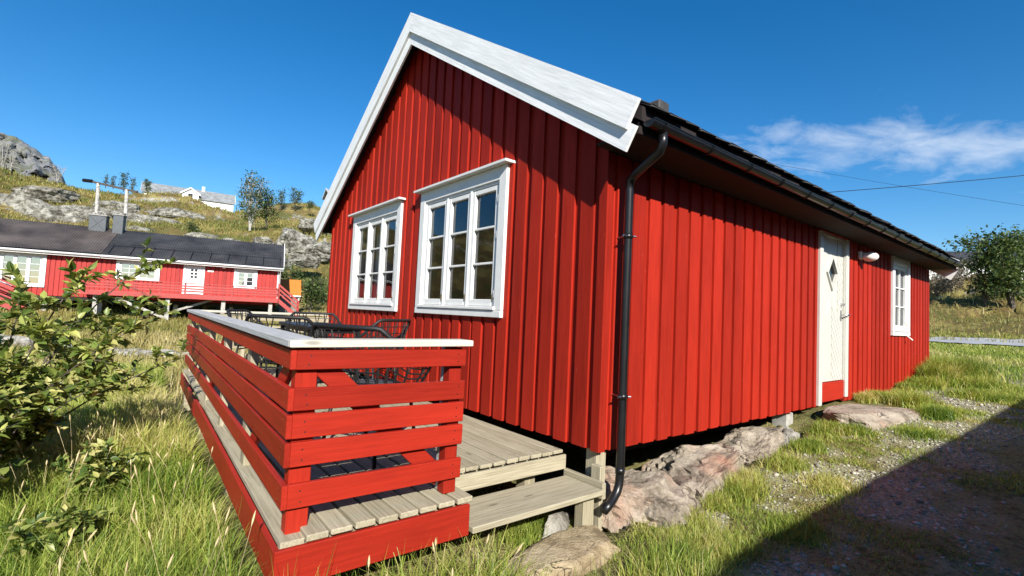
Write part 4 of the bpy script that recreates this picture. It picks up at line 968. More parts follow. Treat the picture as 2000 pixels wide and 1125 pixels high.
# veranda in front with rails and stilts
vd = MB(HF); vd.box(-9.2, .05, .01, 1.55, 1.14, 1.22); ver = vd.build('veranda_deck', M['rail_far'], house)
mb = MB(HF); mb.box(-9.2, .08, 1.555, 1.60, .96, 1.21, .006); mb.build('skirt_board', M['rail_far'], house)
for z0, z1 in ((1.34, 1.42), (1.48, 1.56), (1.62, 1.70)):
    mb = MB(HF); mb.box(-9.2, .05, 1.50, 1.525, z0, z1); mb.build('rail', M['rail_far'], house)
mb = MB(HF); mb.box(-9.2, .06, 1.46, 1.58, 1.80, 1.84); mb.build('hand_rail', M['rail_far'], house)
for i in range(9):
    u = -9.1 + i * 1.13; mb = MB(HF); mb.box(u, u + .07, 1.44, 1.50, 1.22, 1.80); mb.build('post', M['rail_far'], house)
mb = MB(HF); mb.beam(tuple(HF(.03, 1.74, .05)), tuple(HF(.03, 1.74, 1.5)), .03, .09); mb.beam(tuple(HF(.03, 1.5, .05)), tuple(HF(.03, 1.5, 1.5)), .03, .09); mb.build('end_rail', M['rail_far'], house)
for u, w in ((-.3, 1.3), (-2.7, 1.3), (-5.32, 1.3), (-8.4, 1.3), (-10.85, -.2), (-13, -.2), (-8.6, -.3), (-5.2, -.5), (-2.4, -.5), (-.3, -.5), (-15.5, -.2), (-4, -3), (-9, -3), (-13, -3)):
    P = HF(u, 0, w); mb = MB(HF); mb.box(u - .1, u + .1, w - .1, w + .1, Hz(P[0], P[1]) - .3, 1.14 if w > 0 else ZB - .2); mb.build('stilt', M['stilt'], house)
mb = MB(); mb.beam(tuple(HF(-7.6, .85, 1.3)), tuple(HF(-5.35, -.15, 1.3)), .06, .14); mb.build('brace', M['stilt'], house)
mb = MB(); mb.beam(tuple(HF(-5.2, .2, .9)), tuple(HF(-3.2, 1.0, .9)), .06, .12); mb.build('brace', M['stilt'], house)
# stair down at the right end of the veranda, and the stair at the left window
def stair(u, w, du, dw, z0, z1, n, parent, name='stair', width=1.0):
    a = Vector(HF(u, z1, w)); b_ = Vector(HF(u + du, z0, w + dw)); sd_ = Vector((b_ - a).cross(Vector((0, 0, 1)))).normalized() * width
    mb = MB(); mb.beam(a, b_, .05, .22); mb.beam(a + sd_, b_ + sd_, .05, .22); st = mb.build(name, M['rail_far'], parent)
    for k in range(n):
        p = a + (b_ - a) * ((k + .5) / n); mb = MB(); dv = (b_ - a); dv.z = 0; dv.normalize(); mb.beam(p, p + sd_, .26, .035); mb.build('tread', M['rail_far'], st)
    for off in (Vector((0, 0, 0)), sd_):
        for hgt in (.45, .70, .95):
            mb = MB(); mb.beam(a + off + Vector((0, 0, hgt)), b_ + off + Vector((0, 0, hgt)), .03, .08); mb.build('hand_rail', M['rail_far'], st)
        for t in (0.02, .98):
            p = a + (b_ - a) * t + off; mb = MB(); mb.beam(p, p + Vector((0, 0, .99)), .07, .07, up=(1, 0, 0)); mb.build('post', M['rail_far'], st)
    return st
stair(.08, .35, 1.15, .0, .15, 1.12, 5, house)
stair(-13.6, .35, 2.2, .0, .05, 1.10, 6, house)
# orange-roofed shed
SP = at(564, 600, 33.5); sh = empty('shed', (SP.x, SP.y, Hz(SP.x, SP.y)), 0, 'small shed with orange roof beyond the right end of the long red house', 'shed')
_d = np.array((SP.x - CAM[0] - 1.5, SP.y - CAM[1], 0)); _d /= np.linalg.norm(_d); SF = Frame((SP.x, SP.y, 0), (_d[1], -_d[0], 0), tuple(-_d)); gz_ = Hz(SP.x, SP.y)
mb = MB(SF); mb.box(-.62, .62, -1.4, 0, gz_ - .2, 1.60); mb.build('wall', plain('grey_boards', (.22, .20, .17), .9, var=.3), sh)
mb = MB(SF); mb.add([SF(-.72, 1.52, .18), SF(.72, 1.52, .18), SF(.72, 2.66, -.9), SF(-.72, 2.66, -.9), SF(-.72, 1.46, .18), SF(.72, 1.46, .18), SF(.72, 2.60, -.9), SF(-.72, 2.60, -.9), SF(.72, 1.6, -1.6), SF(-.72, 1.6, -1.6)], [(0, 1, 2, 3), (7, 6, 5, 4), (0, 4, 5, 1), (1, 5, 6, 2), (3, 7, 4, 0), (3, 2, 8, 9)]); mb.build('roof', plain('orange_sheet_roof', (.52, .16, .02), .6, var=.08), sh)
mb = MB(SF); mb.box(-.70, .70, .185, .21, 1.44, 1.53); mb.build('fascia', M['far_white'], sh)
mb = MB(SF); mb.box(.55, .63, .0, .05, gz_ - .1, 1.5); mb.build('corner_board', M['far_white'], sh)
# power poles on the hill with a crossbar and transformer stub
def pole(px, ptop, pbot, d, lab, name='power_pole', r=.13):
    a = at(px, ptop, d); b_ = at(px - 3, pbot, d); g = Hz(b_.x, b_.y); mb = MB(); mb.tube([(b_.x, b_.y, min(g, b_.z) - .5), (a.x, a.y, a.z)], [r * 1.15, r * .85], 10); o = mb.build(name, M['birch_bark'], None, smooth=True); return tag(o, lab, 'pole', 'power poles on the hill')
pole(192, 358, 445, 38, 'left pale wooden power pole above the long house roof')
pole(248, 370, 455, 38, 'right pale wooden power pole behind the chimneys')
mb = MB(); mb.beam(at(163, 351, 38), at(268, 375, 38), .14, .16); cb = mb.build('cross_arm', plain('dark_pole_timber', (.07, .06, .05), .9), None); tag(cb, 'dark wooden crossbeam carried by the two power poles', 'crossbeam')
mb = MB(); mb.tube([at(163, 352, 37.9), at(180, 354, 37.9)], .14, 8); mb.build('switch_gear', M['black_metal'], cb)
# houses on the hill
def hill_house(c, U, N, L, D, zb, ze, zr, lab, wallc, roofc, name='hill_house', dormer=False):
    fr = Frame((c[0], c[1], 0), U, N); h = empty(name, (c[0], c[1], zb), 0, lab, 'house')
    mb = MB(fr); mb.box(-L / 2, L / 2, -D, 0, zb - 3, ze); mb.build('wall', wallc, h)
    mb = MB(fr); mb.prism([(-L / 2, ze), (L / 2, ze), (L / 2, ze + .01)], -.1, 0)
    ov = .4; ro_ = MB(fr); A = [fr(u, z, w) for u in (-L / 2 - ov, L / 2 + ov) for w, z in ((ov, ze - .15), (-D / 2, zr), (-D - ov, ze - .15))]; ro_.add(A + [a - np.array((0, 0, .15)) for a in A], [(0, 3, 4, 1), (1, 4, 5, 2), (7, 10, 9, 6), (8, 11, 10, 7), (0, 1, 7, 6), (1, 2, 8, 7), (4, 3, 9, 10), (5, 4, 10, 11), (3, 0, 6, 9), (2, 5, 11, 8)]); ro_.build('roof', roofc, h)
    for e in (-1, 1):
        gfr_ = Frame(fr(e * L / 2, 0, 0), -np.array(N), np.array(U) * e); mb = MB(gfr_); pl = [(0, ze - .2), (D, ze - .2), (D / 2, zr - .2)]; mb.prism(pl if e > 0 else pl[::-1], -.1, 0); mb.build('gable', wallc, h)
        for s in (0, 1):
            a = fr(e * (L / 2 + ov), zr + .03, -D / 2); b_ = fr(e * (L / 2 + ov), ze - .12, ov if s else -D - ov); mb = MB(); mb.beam(tuple(a), tuple(b_), .06, .3); mb.build('bargeboard', M['far_white'], h)
    if dormer:
        mb = MB(fr); mb.prism([(-1.6, ze - 1.5), (1.6, ze - 1.5), (1.6, ze + .6), (0, ze + 1.75), (-1.6, ze + .6)], -D / 2, .6); dm_ = mb.build('dormer', wallc, h)
        for s in (-1, 1): mb = MB(fr); mb.beam(tuple(fr(0, ze + 2.0, .0)), tuple(fr(s * 1.95, ze + .55, .0)), 1.9, .28, up=tuple(np.array((0, 0, 1.)))); mb.build('dormer_roof', M['far_white'], dm_)
        mb = MB(fr); mb.box(-.45, .45, .60, .64, ze - .6, ze + .7); mb.build('window', M['dark_pane'], dm_)
        mb = MB(fr); mb.box(2.2, 2.8, -D / 2 - .3, -D / 2 + .3, zr - .6, zr + .9); mb.build('chimney', M['far_white'], h)
    return h
ww = plain('white_boards', (.78, .78, .76), .6); gr2 = plain('grey_slate_roof', (.24, .25, .25), .7, var=.2, scale=1)
c = at(372, 380, 112); _d = np.array((c.x - CAM[0], c.y - CAM[1], 0)); _d /= np.linalg.norm(_d); U = np.array((_d[1], -_d[0], 0)); N = -_d
hill_house((c.x, c.y), U, N, 17.5, 7, c.z - 2.6, c.z - .6, c.z + 2.0, 'white house with grey roof and pointed dormer on the hilltop', ww, gr2, dormer=True)
c = at(668, 405, 84); hill_house((c.x, c.y), U, N, 4.0, 4, c.z - 2, c.z + 2.0, c.z + 3.2, 'white building top peeping out behind the left bargeboard of the cabin', ww, gr2)
c = at(1905, 528, 72); hill_house((c.x, c.y), np.array((.55, -.835, 0)), np.array((-.835, -.55, 0)), 14, 7, c.z - 2.5, c.z + 1.2, c.z + 3.3, 'white house with dark roof behind the tree on the right', ww, plain('black_roof', (.04, .04, .042), .6))
# the neighbour cabin behind the camera whose shadow lies across the yard
nbh = empty('neighbour_cabin', (2.0, -8.4, -.5), 0, 'second red cabin behind the viewer that shades the yard', 'cabin')
NF = Frame((2.0, -5.17, 0), (.99955, .03, 0), (-.03, .99955, 0))
mb = MB(NF); mb.box(-9, 12, -6.0, -.3, -.8, 2.30); mb.build('wall', M['red_far'], nbh)
A = [NF(u, z, w) for u in (-9.3, 12.3) for w, z in ((0.1, 2.32), (-3.1, 4.10), (-6.4, 2.32))]
mb = MB(); mb.add(A + [a - np.array((0, 0, .14)) for a in A], [(0, 3, 4, 1), (1, 4, 5, 2), (7, 10, 9, 6), (8, 11, 10, 7), (0, 1, 7, 6), (1, 2, 8, 7), (4, 3, 9, 10), (5, 4, 10, 11), (3, 0, 6, 9), (2, 5, 11, 8)]); mb.build('roof', M['slate'], nbh)
for e, u in ((-1, -9), (1, 12)):
    gfr_ = Frame(NF(u, 0, 0), -NF.N, NF.U * e); mb = MB(gfr_); pl = [(.3, 2.1), (6.0, 2.1), (3.1, 4.0)]; mb.prism(pl if e > 0 else pl[::-1], -.1, 0); mb.build('gable', M['red_far'], nbh)
for u in (-6, -1, 5): window(Frame(NF(0, 0, -.3), NF.U, NF.N), u, u + 1.3, .9, 2.1, 2, 3, 1, nbh, cornice=False, wm=M['far_white'], glassm=M['dark_pane'], fine=False)
# overhead cables and the pole at the right that carries them
pb = at(2075, 640, 40); pt_ = at(2068, 330, 40)
mb = MB(); mb.tube([(pb.x, pb.y, Hz(pb.x, pb.y) - .5), tuple(pt_)], [.15, .11], 10); tag(mb.build('utility_pole', M['bark'], None, smooth=True), 'wooden utility pole at the right edge carrying the overhead cables', 'pole')
def cable(a, b_, sag, lab, r=.012):
    a = Vector(a); b_ = Vector(b_); mb = MB(); mb.tube([a.lerp(b_, t) - Vector((0, 0, sag * 4 * t * (1 - t))) for t in np.linspace(0, 1, 16)], r, 5); tag(mb.build('cable', M['black_metal'], None), lab, 'cable', 'overhead cables'); return
cable(at(1200, 402, 44), at(2068, 336, 40), .25, 'thick overhead cable crossing the sky above the right end of the roof', .028)
cable(at(1500, 318, 46), at(2068, 412, 40), .1, 'thin overhead cable dipping to the right below the thick one', .012)
cable(at(1600, 486, 60), at(2068, 490, 41), .1, 'low thin cable just above the roof of the white house on the right', .012)
# ------------------------------------------------------------------ grass
def blades(name, x, y, hgt, wid, tone, mat, lean=.45, segs=3, kind=True, zoff=-.01, bow=None):
    """bent tapering blades as one mesh"""
    n = len(x); z = H(x, y) + zoff; az = rng.uniform(0, 2 * np.pi, n); ln = np.abs(rng.normal(lean, lean * .5, n)); fa = az + np.pi / 2 + rng.normal(0, .5, n)
    lv = np.linspace(0, 1, segs + 1); V = np.zeros((n, 2 * segs + 1, 3), np.float32); T = np.repeat(tone[:, None], 2 * segs + 1, 1)
    for k, t in enumerate(lv):
        off = ln * t ** 2 * hgt; hz = hgt * (t - .25 * ln * t * t)
        cx_ = x + np.cos(az) * off; cy_ = y + np.sin(az) * off; cz_ = z + hz; w = wid * (1 - t ** 1.6) * .5
        if k < segs:
            V[:, 2 * k] = np.stack([cx_ + np.cos(fa) * w, cy_ + np.sin(fa) * w, cz_], -1); V[:, 2 * k + 1] = np.stack([cx_ - np.cos(fa) * w, cy_ - np.sin(fa) * w, cz_], -1)
        else: V[:, 2 * k] = np.stack([cx_, cy_, cz_], -1)
        T[:, min(2 * k, 2 * segs)] += .10 * t
    b0 = np.arange(n)[:, None] * (2 * segs + 1)
    q = np.concatenate([b0 + np.array([[2 * k, 2 * k + 1, 2 * k + 3, 2 * k + 2]]) for k in range(segs - 1)], 0); tr = b0 + np.array([[2 * segs - 2, 2 * segs - 1, 2 * segs]])
    o = fast_mesh(name, V.reshape(-1, 3), q, tr, mat, attrs={'tone': np.clip(T, 0, 1).ravel()}); o['kind'] = 'stuff'; return o
def scatter(n, x0, x1, y0, y1, dens):
    x = rng.uniform(x0, x1, n); y = rng.uniform(y0, y1, n); k = rng.uniform(0, 1, n) < dens(x, y); return x[k], y[k]
def off_deck(x, y): return ~((x > -2.27) & (x < .0) & (y > -.19) & (y < 6.4)) & ~((x > -.02) & (x < 9.87) & (y > -.03) & (y < 6.5))
def tone_of(x, y, base, spread, seed, sc=.9):
    return np.clip(base + (fbm(x * sc, y * sc, seed, 3) - .5) * 1.1 + rng.normal(0, spread, len(x)), 0, 1)
# tall meadow left of the deck
def dA(x, y):
    r, th = polar(x, y); w = (x < -2.24) & (r > 1.7) & (th > -62) & (th < 60); near = np.clip(4.0 / r, .12, 1)
    return w * near * np.where(th < -50, .4, 1)
x, y = scatter(260000, -6.5, -2.24, -.9, 11, dA); r, th = polar(x, y)
cl = fbm(x * 2.2, y * 2.2, 61, 3); h = (.17 + .34 * cl) * rng.uniform(.6, 1.25, len(x)) * np.where(x > -2.42, .95, 1)
o = blades('tall_grass', x, y, h, .0095 * rng.uniform(.6, 1.4, len(x)) + .002 * np.clip(r - 3, 0, 6), tone_of(x, y, .47 + .03 * np.clip(r - 4, 0, 6), .16, 62), M['grass'], .55)
tag(o, 'tall lush yellow-green grass left of the deck', 'grass')
# in front of the deck skirt
def dB(x, y):
    r, th = polar(x, y); return off_deck(x, y) & (r > 1.75) & ~((np.abs(x + .42) < .62) & (y > -.62) & (y < .02)) & (x < .1)
x, y = scatter(26000, -2.9, .1, -1.3, .30, dB); keep = (x < -1.0) | (y < -.45); x, y = x[keep], y[keep]
h = np.where((x < -1.05) & (y > -.75), .14 + .50 * fbm(x * 3, y * 3, 63, 3), .06 + .2 * fbm(x * 3, y * 3, 63, 3)) * rng.uniform(.45, 1.35, len(x))
o = blades('tall_grass', x, y, h, np.full(len(x), .008), tone_of(x, y, .48, .18, 64, 1.6), M['grass'], .6); tag(o, 'grass tufts growing against the front skirt of the deck', 'grass')
# under the step and beside the rocks, tufty
def dC(x, y):
    g = gravel_mask(x, y); t = sstep(.47, .60, fbm(x * 2.4, y * 2.6, 65, 3)); t2 = sstep(-1.6, -.9, y)
    return off_deck(x, y) * ~((np.abs(x - 4.8) < .85) & (y > -.78)) * (1 - np.where(y < -1.05, .62, .93) * g) * (np.where(y < -1.05, .45, .12) + np.where(y < -1.05, .55, .88) * t) * (.75 + .25 * t2) * (y < -.06)
x, y = scatter(140000, -.9, 10.5, -2.6, -.06, dC); r, th = polar(x, y); t = fbm(x * 2.4, y * 2.6, 65, 3); kk = (r > 1.9) & (th < 58); x, y, r, t = x[kk], y[kk], r[kk], t[kk]
h = (.018 + .16 * np.clip(t - .46, 0, .4)) * rng.uniform(.5, 1.3, len(x)) * np.where(y < -1.2, .85, 1)
o = blades('yard_grass', x, y, h, .0045 + .0012 * np.clip(r - 3, 0, 6), tone_of(x, y, .56, .17, 66, 1.4), M['grass'], .7); tag(o, 'short grass and moss tufts in the gravel yard', 'grass')
# distinct tufts: along the wall, by the bedrock, doorstep
TU = [(.55, -.42, .20, .13), (1.0, -.40, .18, .16), (1.35, -.42, .24, .22), (1.6, -.36, .16, .15), (2.2, -.42, .22, .14), (2.9, -.35, .22, .14), (3.7, -.30, .22, .13), (3.75, -.5, .2, .14), (4.2, -.98, .3, .10), (5.2, -.95, .25, .14), (5.75, -.62, .25, .22), (5.55, -.12, .18, .16), (5.9, -.15, .2, .14), (6.3, -.10, .12, .10), (7.6, -.10, .3, .14), (8.2, -.25, .35, .2), (8.9, -.3, .4, .38), (9.4, -.35, .4, .48), (9.9, -.45, .5, .50), (10.3, .1, .5, .45), (9.0, -.8, .4, .22), (7.6, -1.1, .5, .14), (1.0, -.95, .25, .12), (2.0, -.85, .25, .12), (-.55, .18, .15, .16), (-.3, .22, .12, .12), (-.1, -.72, .35, .16), (.35, -.75, .3, .14), (-.75, -.55, .2, .14), (-1.0, -.3, .12, .16), (.2, -.5, .14, .12)]
xs_, ys_, hs_ = [], [], []
for tx, ty, sp_, hh in TU:
    if tx < 4.6: hh *= .78
    n = int(1250 * (sp_ / .25) ** 1.2); a = rng.normal(tx, sp_ * .45, n); b_ = rng.normal(ty, sp_ * .36, n); k = (off_deck(a, b_) | ((a < 0) & (a > -.8) & (b_ > .05) & (b_ < .3))); xs_.append(a[k]); ys_.append(b_[k]); hs_.append(np.full(k.sum(), hh) * rng.uniform(.45, 1.2, k.sum()))
x = np.concatenate(xs_); y = np.concatenate(ys_); h = np.concatenate(hs_); r, th = polar(x, y)
o = blades('grass_tufts', x, y, h, .0045 + .0012 * np.clip(r - 3, 0, 7), tone_of(x, y, .44, .17, 67, 2), M['grass'], .6); tag(o, 'green grass tufts along the cabin wall and bedrock', 'grass')
# lawn right of the cabin
def dD(x, y): r, th = polar(x, y); return off_deck(x, y) * (th > 30) * (th < 56) * (1 - .8 * gravel_mask(x, y)) * np.clip(9 / r, .1, 1) * (1 - sstep(34, 35.5, x) * (1 - sstep(40, 41, x)))
x, y = scatter(150000, 9.9, 44, -6, 9, dD); r, th = polar(x, y); x2, y2 = scatter(12000, 5.6, 9.9, -1.8, -.1, lambda a, b_: (1 - gravel_mask(a, b_)) * sstep(.40, .5, fbm(a * 1.1, b_ * 1.6, 31, 4) * -1 + 1)); x = np.concatenate([x, x2]); y = np.concatenate([y, y2]); r, th = polar(x, y)
h = (.07 + .16 * fbm(x * .9, y * .9, 68, 3)) * rng.uniform(.6, 1.3, len(x)) * np.where(x < 10, .6, 1)
o = blades('lawn_grass', x, y, h, .006 + .0013 * np.clip(r - 8, 0, 40), tone_of(x, y, .58, .14, 69, .5), M['grass'], .6, 2); tag(o, 'rough yellowish grass between the cabin and the road', 'grass')
# meadow between the deck and the long house
def dE(x, y): r, th = polar(x, y); return (r > 8.5) & (r < 46) & (th < -16) & (th > -58) & ((x < -2.3) | (y > 6.5)) & off_deck(x, y)
x, y = scatter(190000, -28, 12, 5, 42, dE); r, th = polar(x, y); kk = rng.uniform(0, 1, len(x)) < np.clip(13 / r, .2, 1); x, y, r = x[kk], y[kk], r[kk]
h = (.14 + .22 * fbm(x * .6, y * .6, 70, 3)) * rng.uniform(.6, 1.3, len(x))
o = blades('meadow_grass', x, y, h, .008 + .0012 * r, tone_of(x, y, .60, .13, 71, .25), M['dry'], .5, 2); tag(o, 'dry golden grass meadow in front of the long red house', 'grass')
# hillside: heather and long grass
def dF(x, y): r, th = polar(x, y); return (r > 36) & (r < 112) & (th > -52) & (th < -14)
x, y = scatter(230000, -90, 60, 28, 112, dF); r, th = polar(x, y); e = .35; nz = 1 / np.sqrt(1 + ((H(x + e, y) - H(x - e, y)) / (2 * e)) ** 2 + ((H(x, y + e) - H(x, y - e)) / (2 * e)) ** 2); kk = (nz > .80) & (fbm(x * .13, y * .2, 88, 4) < .60 + rng.normal(0, .03, len(x))); x, y, r = x[kk], y[kk], r[kk]
h = (.22 + .45 * fbm(x * .3, y * .3, 72, 3)) * rng.uniform(.5, 1.4, len(x))
o = blades('hill_grass', x, y, h, .0011 * r * rng.uniform(.6, 1.6, len(x)), tone_of(x, y, .33, .17, 73, .12), M['dry'], .6, 2); tag(o, 'grass and heather covering the hillside', 'hill grass')
def dG(x, y): r, th = polar(x, y); return (r > 42) & (r < 96) & (th > 30) & (th < 60)
x, y = scatter(50000, 25, 95, -30, 40, dG); h = rng.uniform(.2, .7, len(x))
o = blades('bank_grass', x, y, h, np.full(len(x), .05), tone_of(x, y, .5, .15, 74, .2), M['dry'], .6, 2); tag(o, 'dry grass on the bank beyond the road', 'grass')
# broad-leaved weeds low in the grass
x, y = scatter(30000, -4.6, -1.0, -.7, 5.5, lambda a, b_: off_deck(a, b_) * (polar(a, b_)[0] > 1.9) * ((a < -2.26) | (b_ < -.25)) * sstep(.44, .58, fbm(a * 1.5, b_ * 1.5, 91, 3)))
x2, y2 = scatter(9000, .0, 9.5, -1.9, -.2, lambda a, b_: (polar(a, b_)[0] > 2.0) * (1 - gravel_mask(a, b_)) * sstep(.5, .6, fbm(a * 2.2, b_ * 2.2, 92, 3)))
nA = len(x); x = np.concatenate([x, x2]); y = np.concatenate([y, y2]); n = len(x); z = H(x, y) + np.where(np.arange(n) < nA, rng.uniform(.03, .24, n), rng.uniform(.005, .04, n)); sc = np.where(np.arange(n) < nA, rng.uniform(.022, .05, n), rng.uniform(.010, .022, n))
quad = np.array([(0, 0, 0), (.5, .3, .06), (1, 0, -.08), (.5, -.3, .06)]); d = rng.normal(0, 1, (n, 3)) * np.array([1, 1, .45]); d /= np.linalg.norm(d, axis=1)[:, None]; u = rng.normal(0, .45, (n, 3)) + np.array([0, 0, 1]); s = np.cross(u, d); s /= np.linalg.norm(s, axis=1)[:, None]; nn = np.cross(d, s)
V = np.stack([x, y, z], -1)[:, None] + sc[:, None, None] * (quad[None, :, 0:1] * d[:, None] + quad[None, :, 1:2] * s[:, None] + quad[None, :, 2:3] * nn[:, None])
o = fast_mesh('weeds', V.reshape(-1, 3), np.arange(n * 4).reshape(-1, 4), None, M['grass'], attrs={'tone': np.repeat(np.clip(rng.normal(.32, .15, n), 0, 1), 4)}); o['kind'] = 'stuff'; tag(o, 'small broad-leaved weeds among the grass', 'weeds')
# flowering grass stalks
sx_, sy_ = [], []
for k in range(85):
    while True:
        x = random.uniform(-3.3, -.9); y = random.uniform(-.75, 3.6)
        rr, tt_ = polar(np.array([x]), np.array([y]))
        if (x < -2.28 or (y < -.22 and x < -1.0)) and rr[0] > 1.75 and -52 < tt_[0] < 20 and not (x < -2.9 and y < .1): break
    sx_.append(x); sy_.append(y)
sm_ = MB(); hd_ = MB()
for x, y in zip(sx_, sy_):
    z = Hz(x, y); hh = random.uniform(.32, .62) if x < -2.28 else random.uniform(.32, .50); a = random.uniform(0, 6.28); l = random.uniform(.05, .16)
    P = [Vector((x + math.cos(a) * l * t * t, y + math.sin(a) * l * t * t, z + hh * t)) for t in (0, .35, .7, 1)]; sm_.tube(P, .0013, 3, False)
    d = (P[3] - P[2]).normalized(); L = random.uniform(.035, .075); hd_.tube([P[3], P[3] + d * L * .35, P[3] + d * L * .7, P[3] + d * L], [.002, .0055, .0045, .0008], 5)
V1 = sm_.v + hd_.v; F1 = sm_.f + [tuple(i + len(sm_.v) for i in f) for f in hd_.f]
al = MB(); al.v = V1; al.f = F1; o = al.build('flowering_grass', M['straw'], None); o['kind'] = 'stuff'; tag(o, 'straw coloured flowering grass stalks by the deck', 'grass')
# pebbles in the yard
def dP(x, y): return gravel_mask(x, y) * (.15 + .85 * fbm(x * 2, y * 2, 75, 3))
x, y = scatter(42000, -.6, 7.5, -2.7, -.3, dP); r, th = polar(x, y); kk = (r > 1.8) & (th < 60); x, y, r = x[kk][:16000], y[kk][:16000], r[kk][:16000]
bm = bmesh.new(); bmesh.ops.create_icosphere(bm, subdivisions=1, radius=1); bv = np.array([v.co[:] for v in bm.verts]); bf = np.array([[v.index for v in f.verts] for f in bm.faces]); bm.free()
n = len(x); bf = bf[:, :] ; s = rng.lognormal(math.log(.0065), .45, n); z = H(x, y)
sc3 = s[:, None] * rng.uniform(.6, 1.3, (n, 3)) * np.array([1.2, 1.2, .7]); jit = 1 + rng.uniform(-.25, .25, (n, len(bv), 1)); a = rng.uniform(0, 6.28, n)
V = bv[None] * jit * sc3[:, None]; Vx = V[..., 0] * np.cos(a)[:, None] - V[..., 1] * np.sin(a)[:, None] + x[:, None]; Vy = V[..., 0] * np.sin(a)[:, None] + V[..., 1] * np.cos(a)[:, None] + y[:, None]; Vz = V[..., 2] + z[:, None] + s[:, None] * .25
m, nt, b = nmat('pebbles'); at_ = nt.nodes.new('ShaderNodeAttribute'); at_.attribute_name = 'tone'; nt.links.new(ramp(nt, at_.outputs['Fac'], [(0, (.12, .115, .085)), (.5, (.26, .25, .19)), (1, (.46, .44, .35))]), b.inputs['Base Color']); b.inputs['Roughness'].default_value = .85
o = fast_mesh('pebbles', np.stack([Vx, Vy, Vz], -1).reshape(-1, 3), None, (bf[None] + (np.arange(n) * len(bv))[:, None, None]).reshape(-1, 3), m, attrs={'tone': np.repeat(rng.uniform(0, 1, n), len(bv))}); o['kind'] = 'stuff'; tag(o, 'loose grey gravel stones in the yard', 'gravel')
# ------------------------------------------------------------------ shrubs and trees
def leaf_shape(L, Wd, cup=.18):
    """pointed oval leaf, folded on its midrib, 6 faces"""
    ts = (0, .3, .62, 1.0); pts = []; 
    for t in ts:
        w = Wd * math.sin(math.pi * min(1, t ** .8 * .98 + .01)) * .5; zc = -cup * L * t * t
        pts += [(t * L, w, zc + w * .35), (t * L, 0, zc), (t * L, -w, zc + w * .35)]
    F = []
    for k in range(3): F += [(3 * k, 3 * k + 1, 3 * k + 4, 3 * k + 3), (3 * k + 1, 3 * k + 2, 3 * k + 5, 3 * k + 4)]
    return np.array(pts), F
def orient(d, up_j):
    d = d / np.linalg.norm(d); u = np.array((0, 0, 1.)) + up_j; s = np.cross(u, d); s /= np.linalg.norm(s) + 1e-9; n = np.cross(d, s); return np.stack([d, s, n], 1)
def leafy_shrub(name, base, stems, nleaf, nsingle, L, label, cat, seed, mat='leaf', barkm='bark', toward=None, spread=.9):
    """stems arch up from the base, twigs fork off them, leaves sit along the twigs"""
    rs_ = random.Random(seed); root = empty(name, base, 0, label, cat); wood = MB(); tw = []
    for (tx, ty, tz) in stems:
        e = Vector((tx, ty, tz)); st = Vector((rs_.uniform(-.08, .08), rs_.uniform(-.08, .08), -.05)); c = Vector((e.x * .25, e.y * .25, e.z * .65)); pts = []
        for t in np.linspace(0, 1, 9): pts.append(st * (1 - t) ** 2 + c * 2 * t * (1 - t) + e * t * t)
        wood.tube(pts, [.011 * (1 - .75 * t) + .001 for t in np.linspace(0, 1, 9)], 5)
        for k in range(2, 9):
            for q in range(3 if k > 3 else 2):
                t = (k - rs_.random()) / 8; p = st * (1 - t) ** 2 + c * 2 * t * (1 - t) + e * t * t; d = Vector((rs_.gauss(0, 1), rs_.gauss(0, 1), rs_.gauss(.45, .5))).normalized() * rs_.uniform(.14, .36) * spread
                wood.tube([p, p + d * .5 + Vector((0, 0, .02)), p + d], [.004, .003, .001], 4); tw.append((p, p + d))
        tw.append((pts[-2], pts[-1]))
    wood.build('stem', M[barkm], root, local=True)
    lp, lf = leaf_shape(1, .52); leaves = []
    for k in range(nleaf):
        a, b_ = tw[rs_.randrange(len(tw))]; t = rs_.uniform(.05, 1.05); p = a.lerp(b_, t); ax = (b_ - a).normalized()
        d = np.array(ax) * .7 + np.array([rs_.gauss(0, .7), rs_.gauss(0, .7), rs_.gauss(.15, .5)]); sc = L * rs_.uniform(.55, 1.2)
        leaves.append((np.array(p), orient(d, np.array([rs_.gauss(0, .5), rs_.gauss(0, .5), 0])), sc, rs_.random()))
    bl = np.array(base)
    dist = [np.linalg.norm(p + bl - np.array(CAM)) - .6 * p[2] for p, _, _, _ in leaves]; order = np.argsort(dist)
    single = set(order[:nsingle].tolist())
    if nsingle:
        me = bpy.data.meshes.new('leaf'); me.from_pydata(lp.tolist(), [], lf); me.materials.append(M['single_leaf'])
        for i in order[:nsingle]:
            p, A, sc, tn = leaves[i]; o = bpy.data.objects.new('leaf', me); COL.objects.link(o); o.parent = root
            o.matrix_local = Matrix.LocRotScale(Vector(p), Matrix(A.tolist()).to_quaternion(), Vector((sc,) * 3))
    rest = [l for i, l in enumerate(leaves) if i not in single]
    V = np.concatenate([(lp * sc) @ A.T + p for p, A, sc, tn in rest]); q = np.concatenate([np.array(lf) + i * len(lp) for i in range(len(rest))]); T = np.repeat([min(1, max(0, tn)) for *_, tn in rest], len(lp))
    fo = fast_mesh('foliage', V, q, None, M[mat], root, {'tone': T}); fo['kind'] = 'stuff'
    return root
B0 = (-3.62, 3.30)
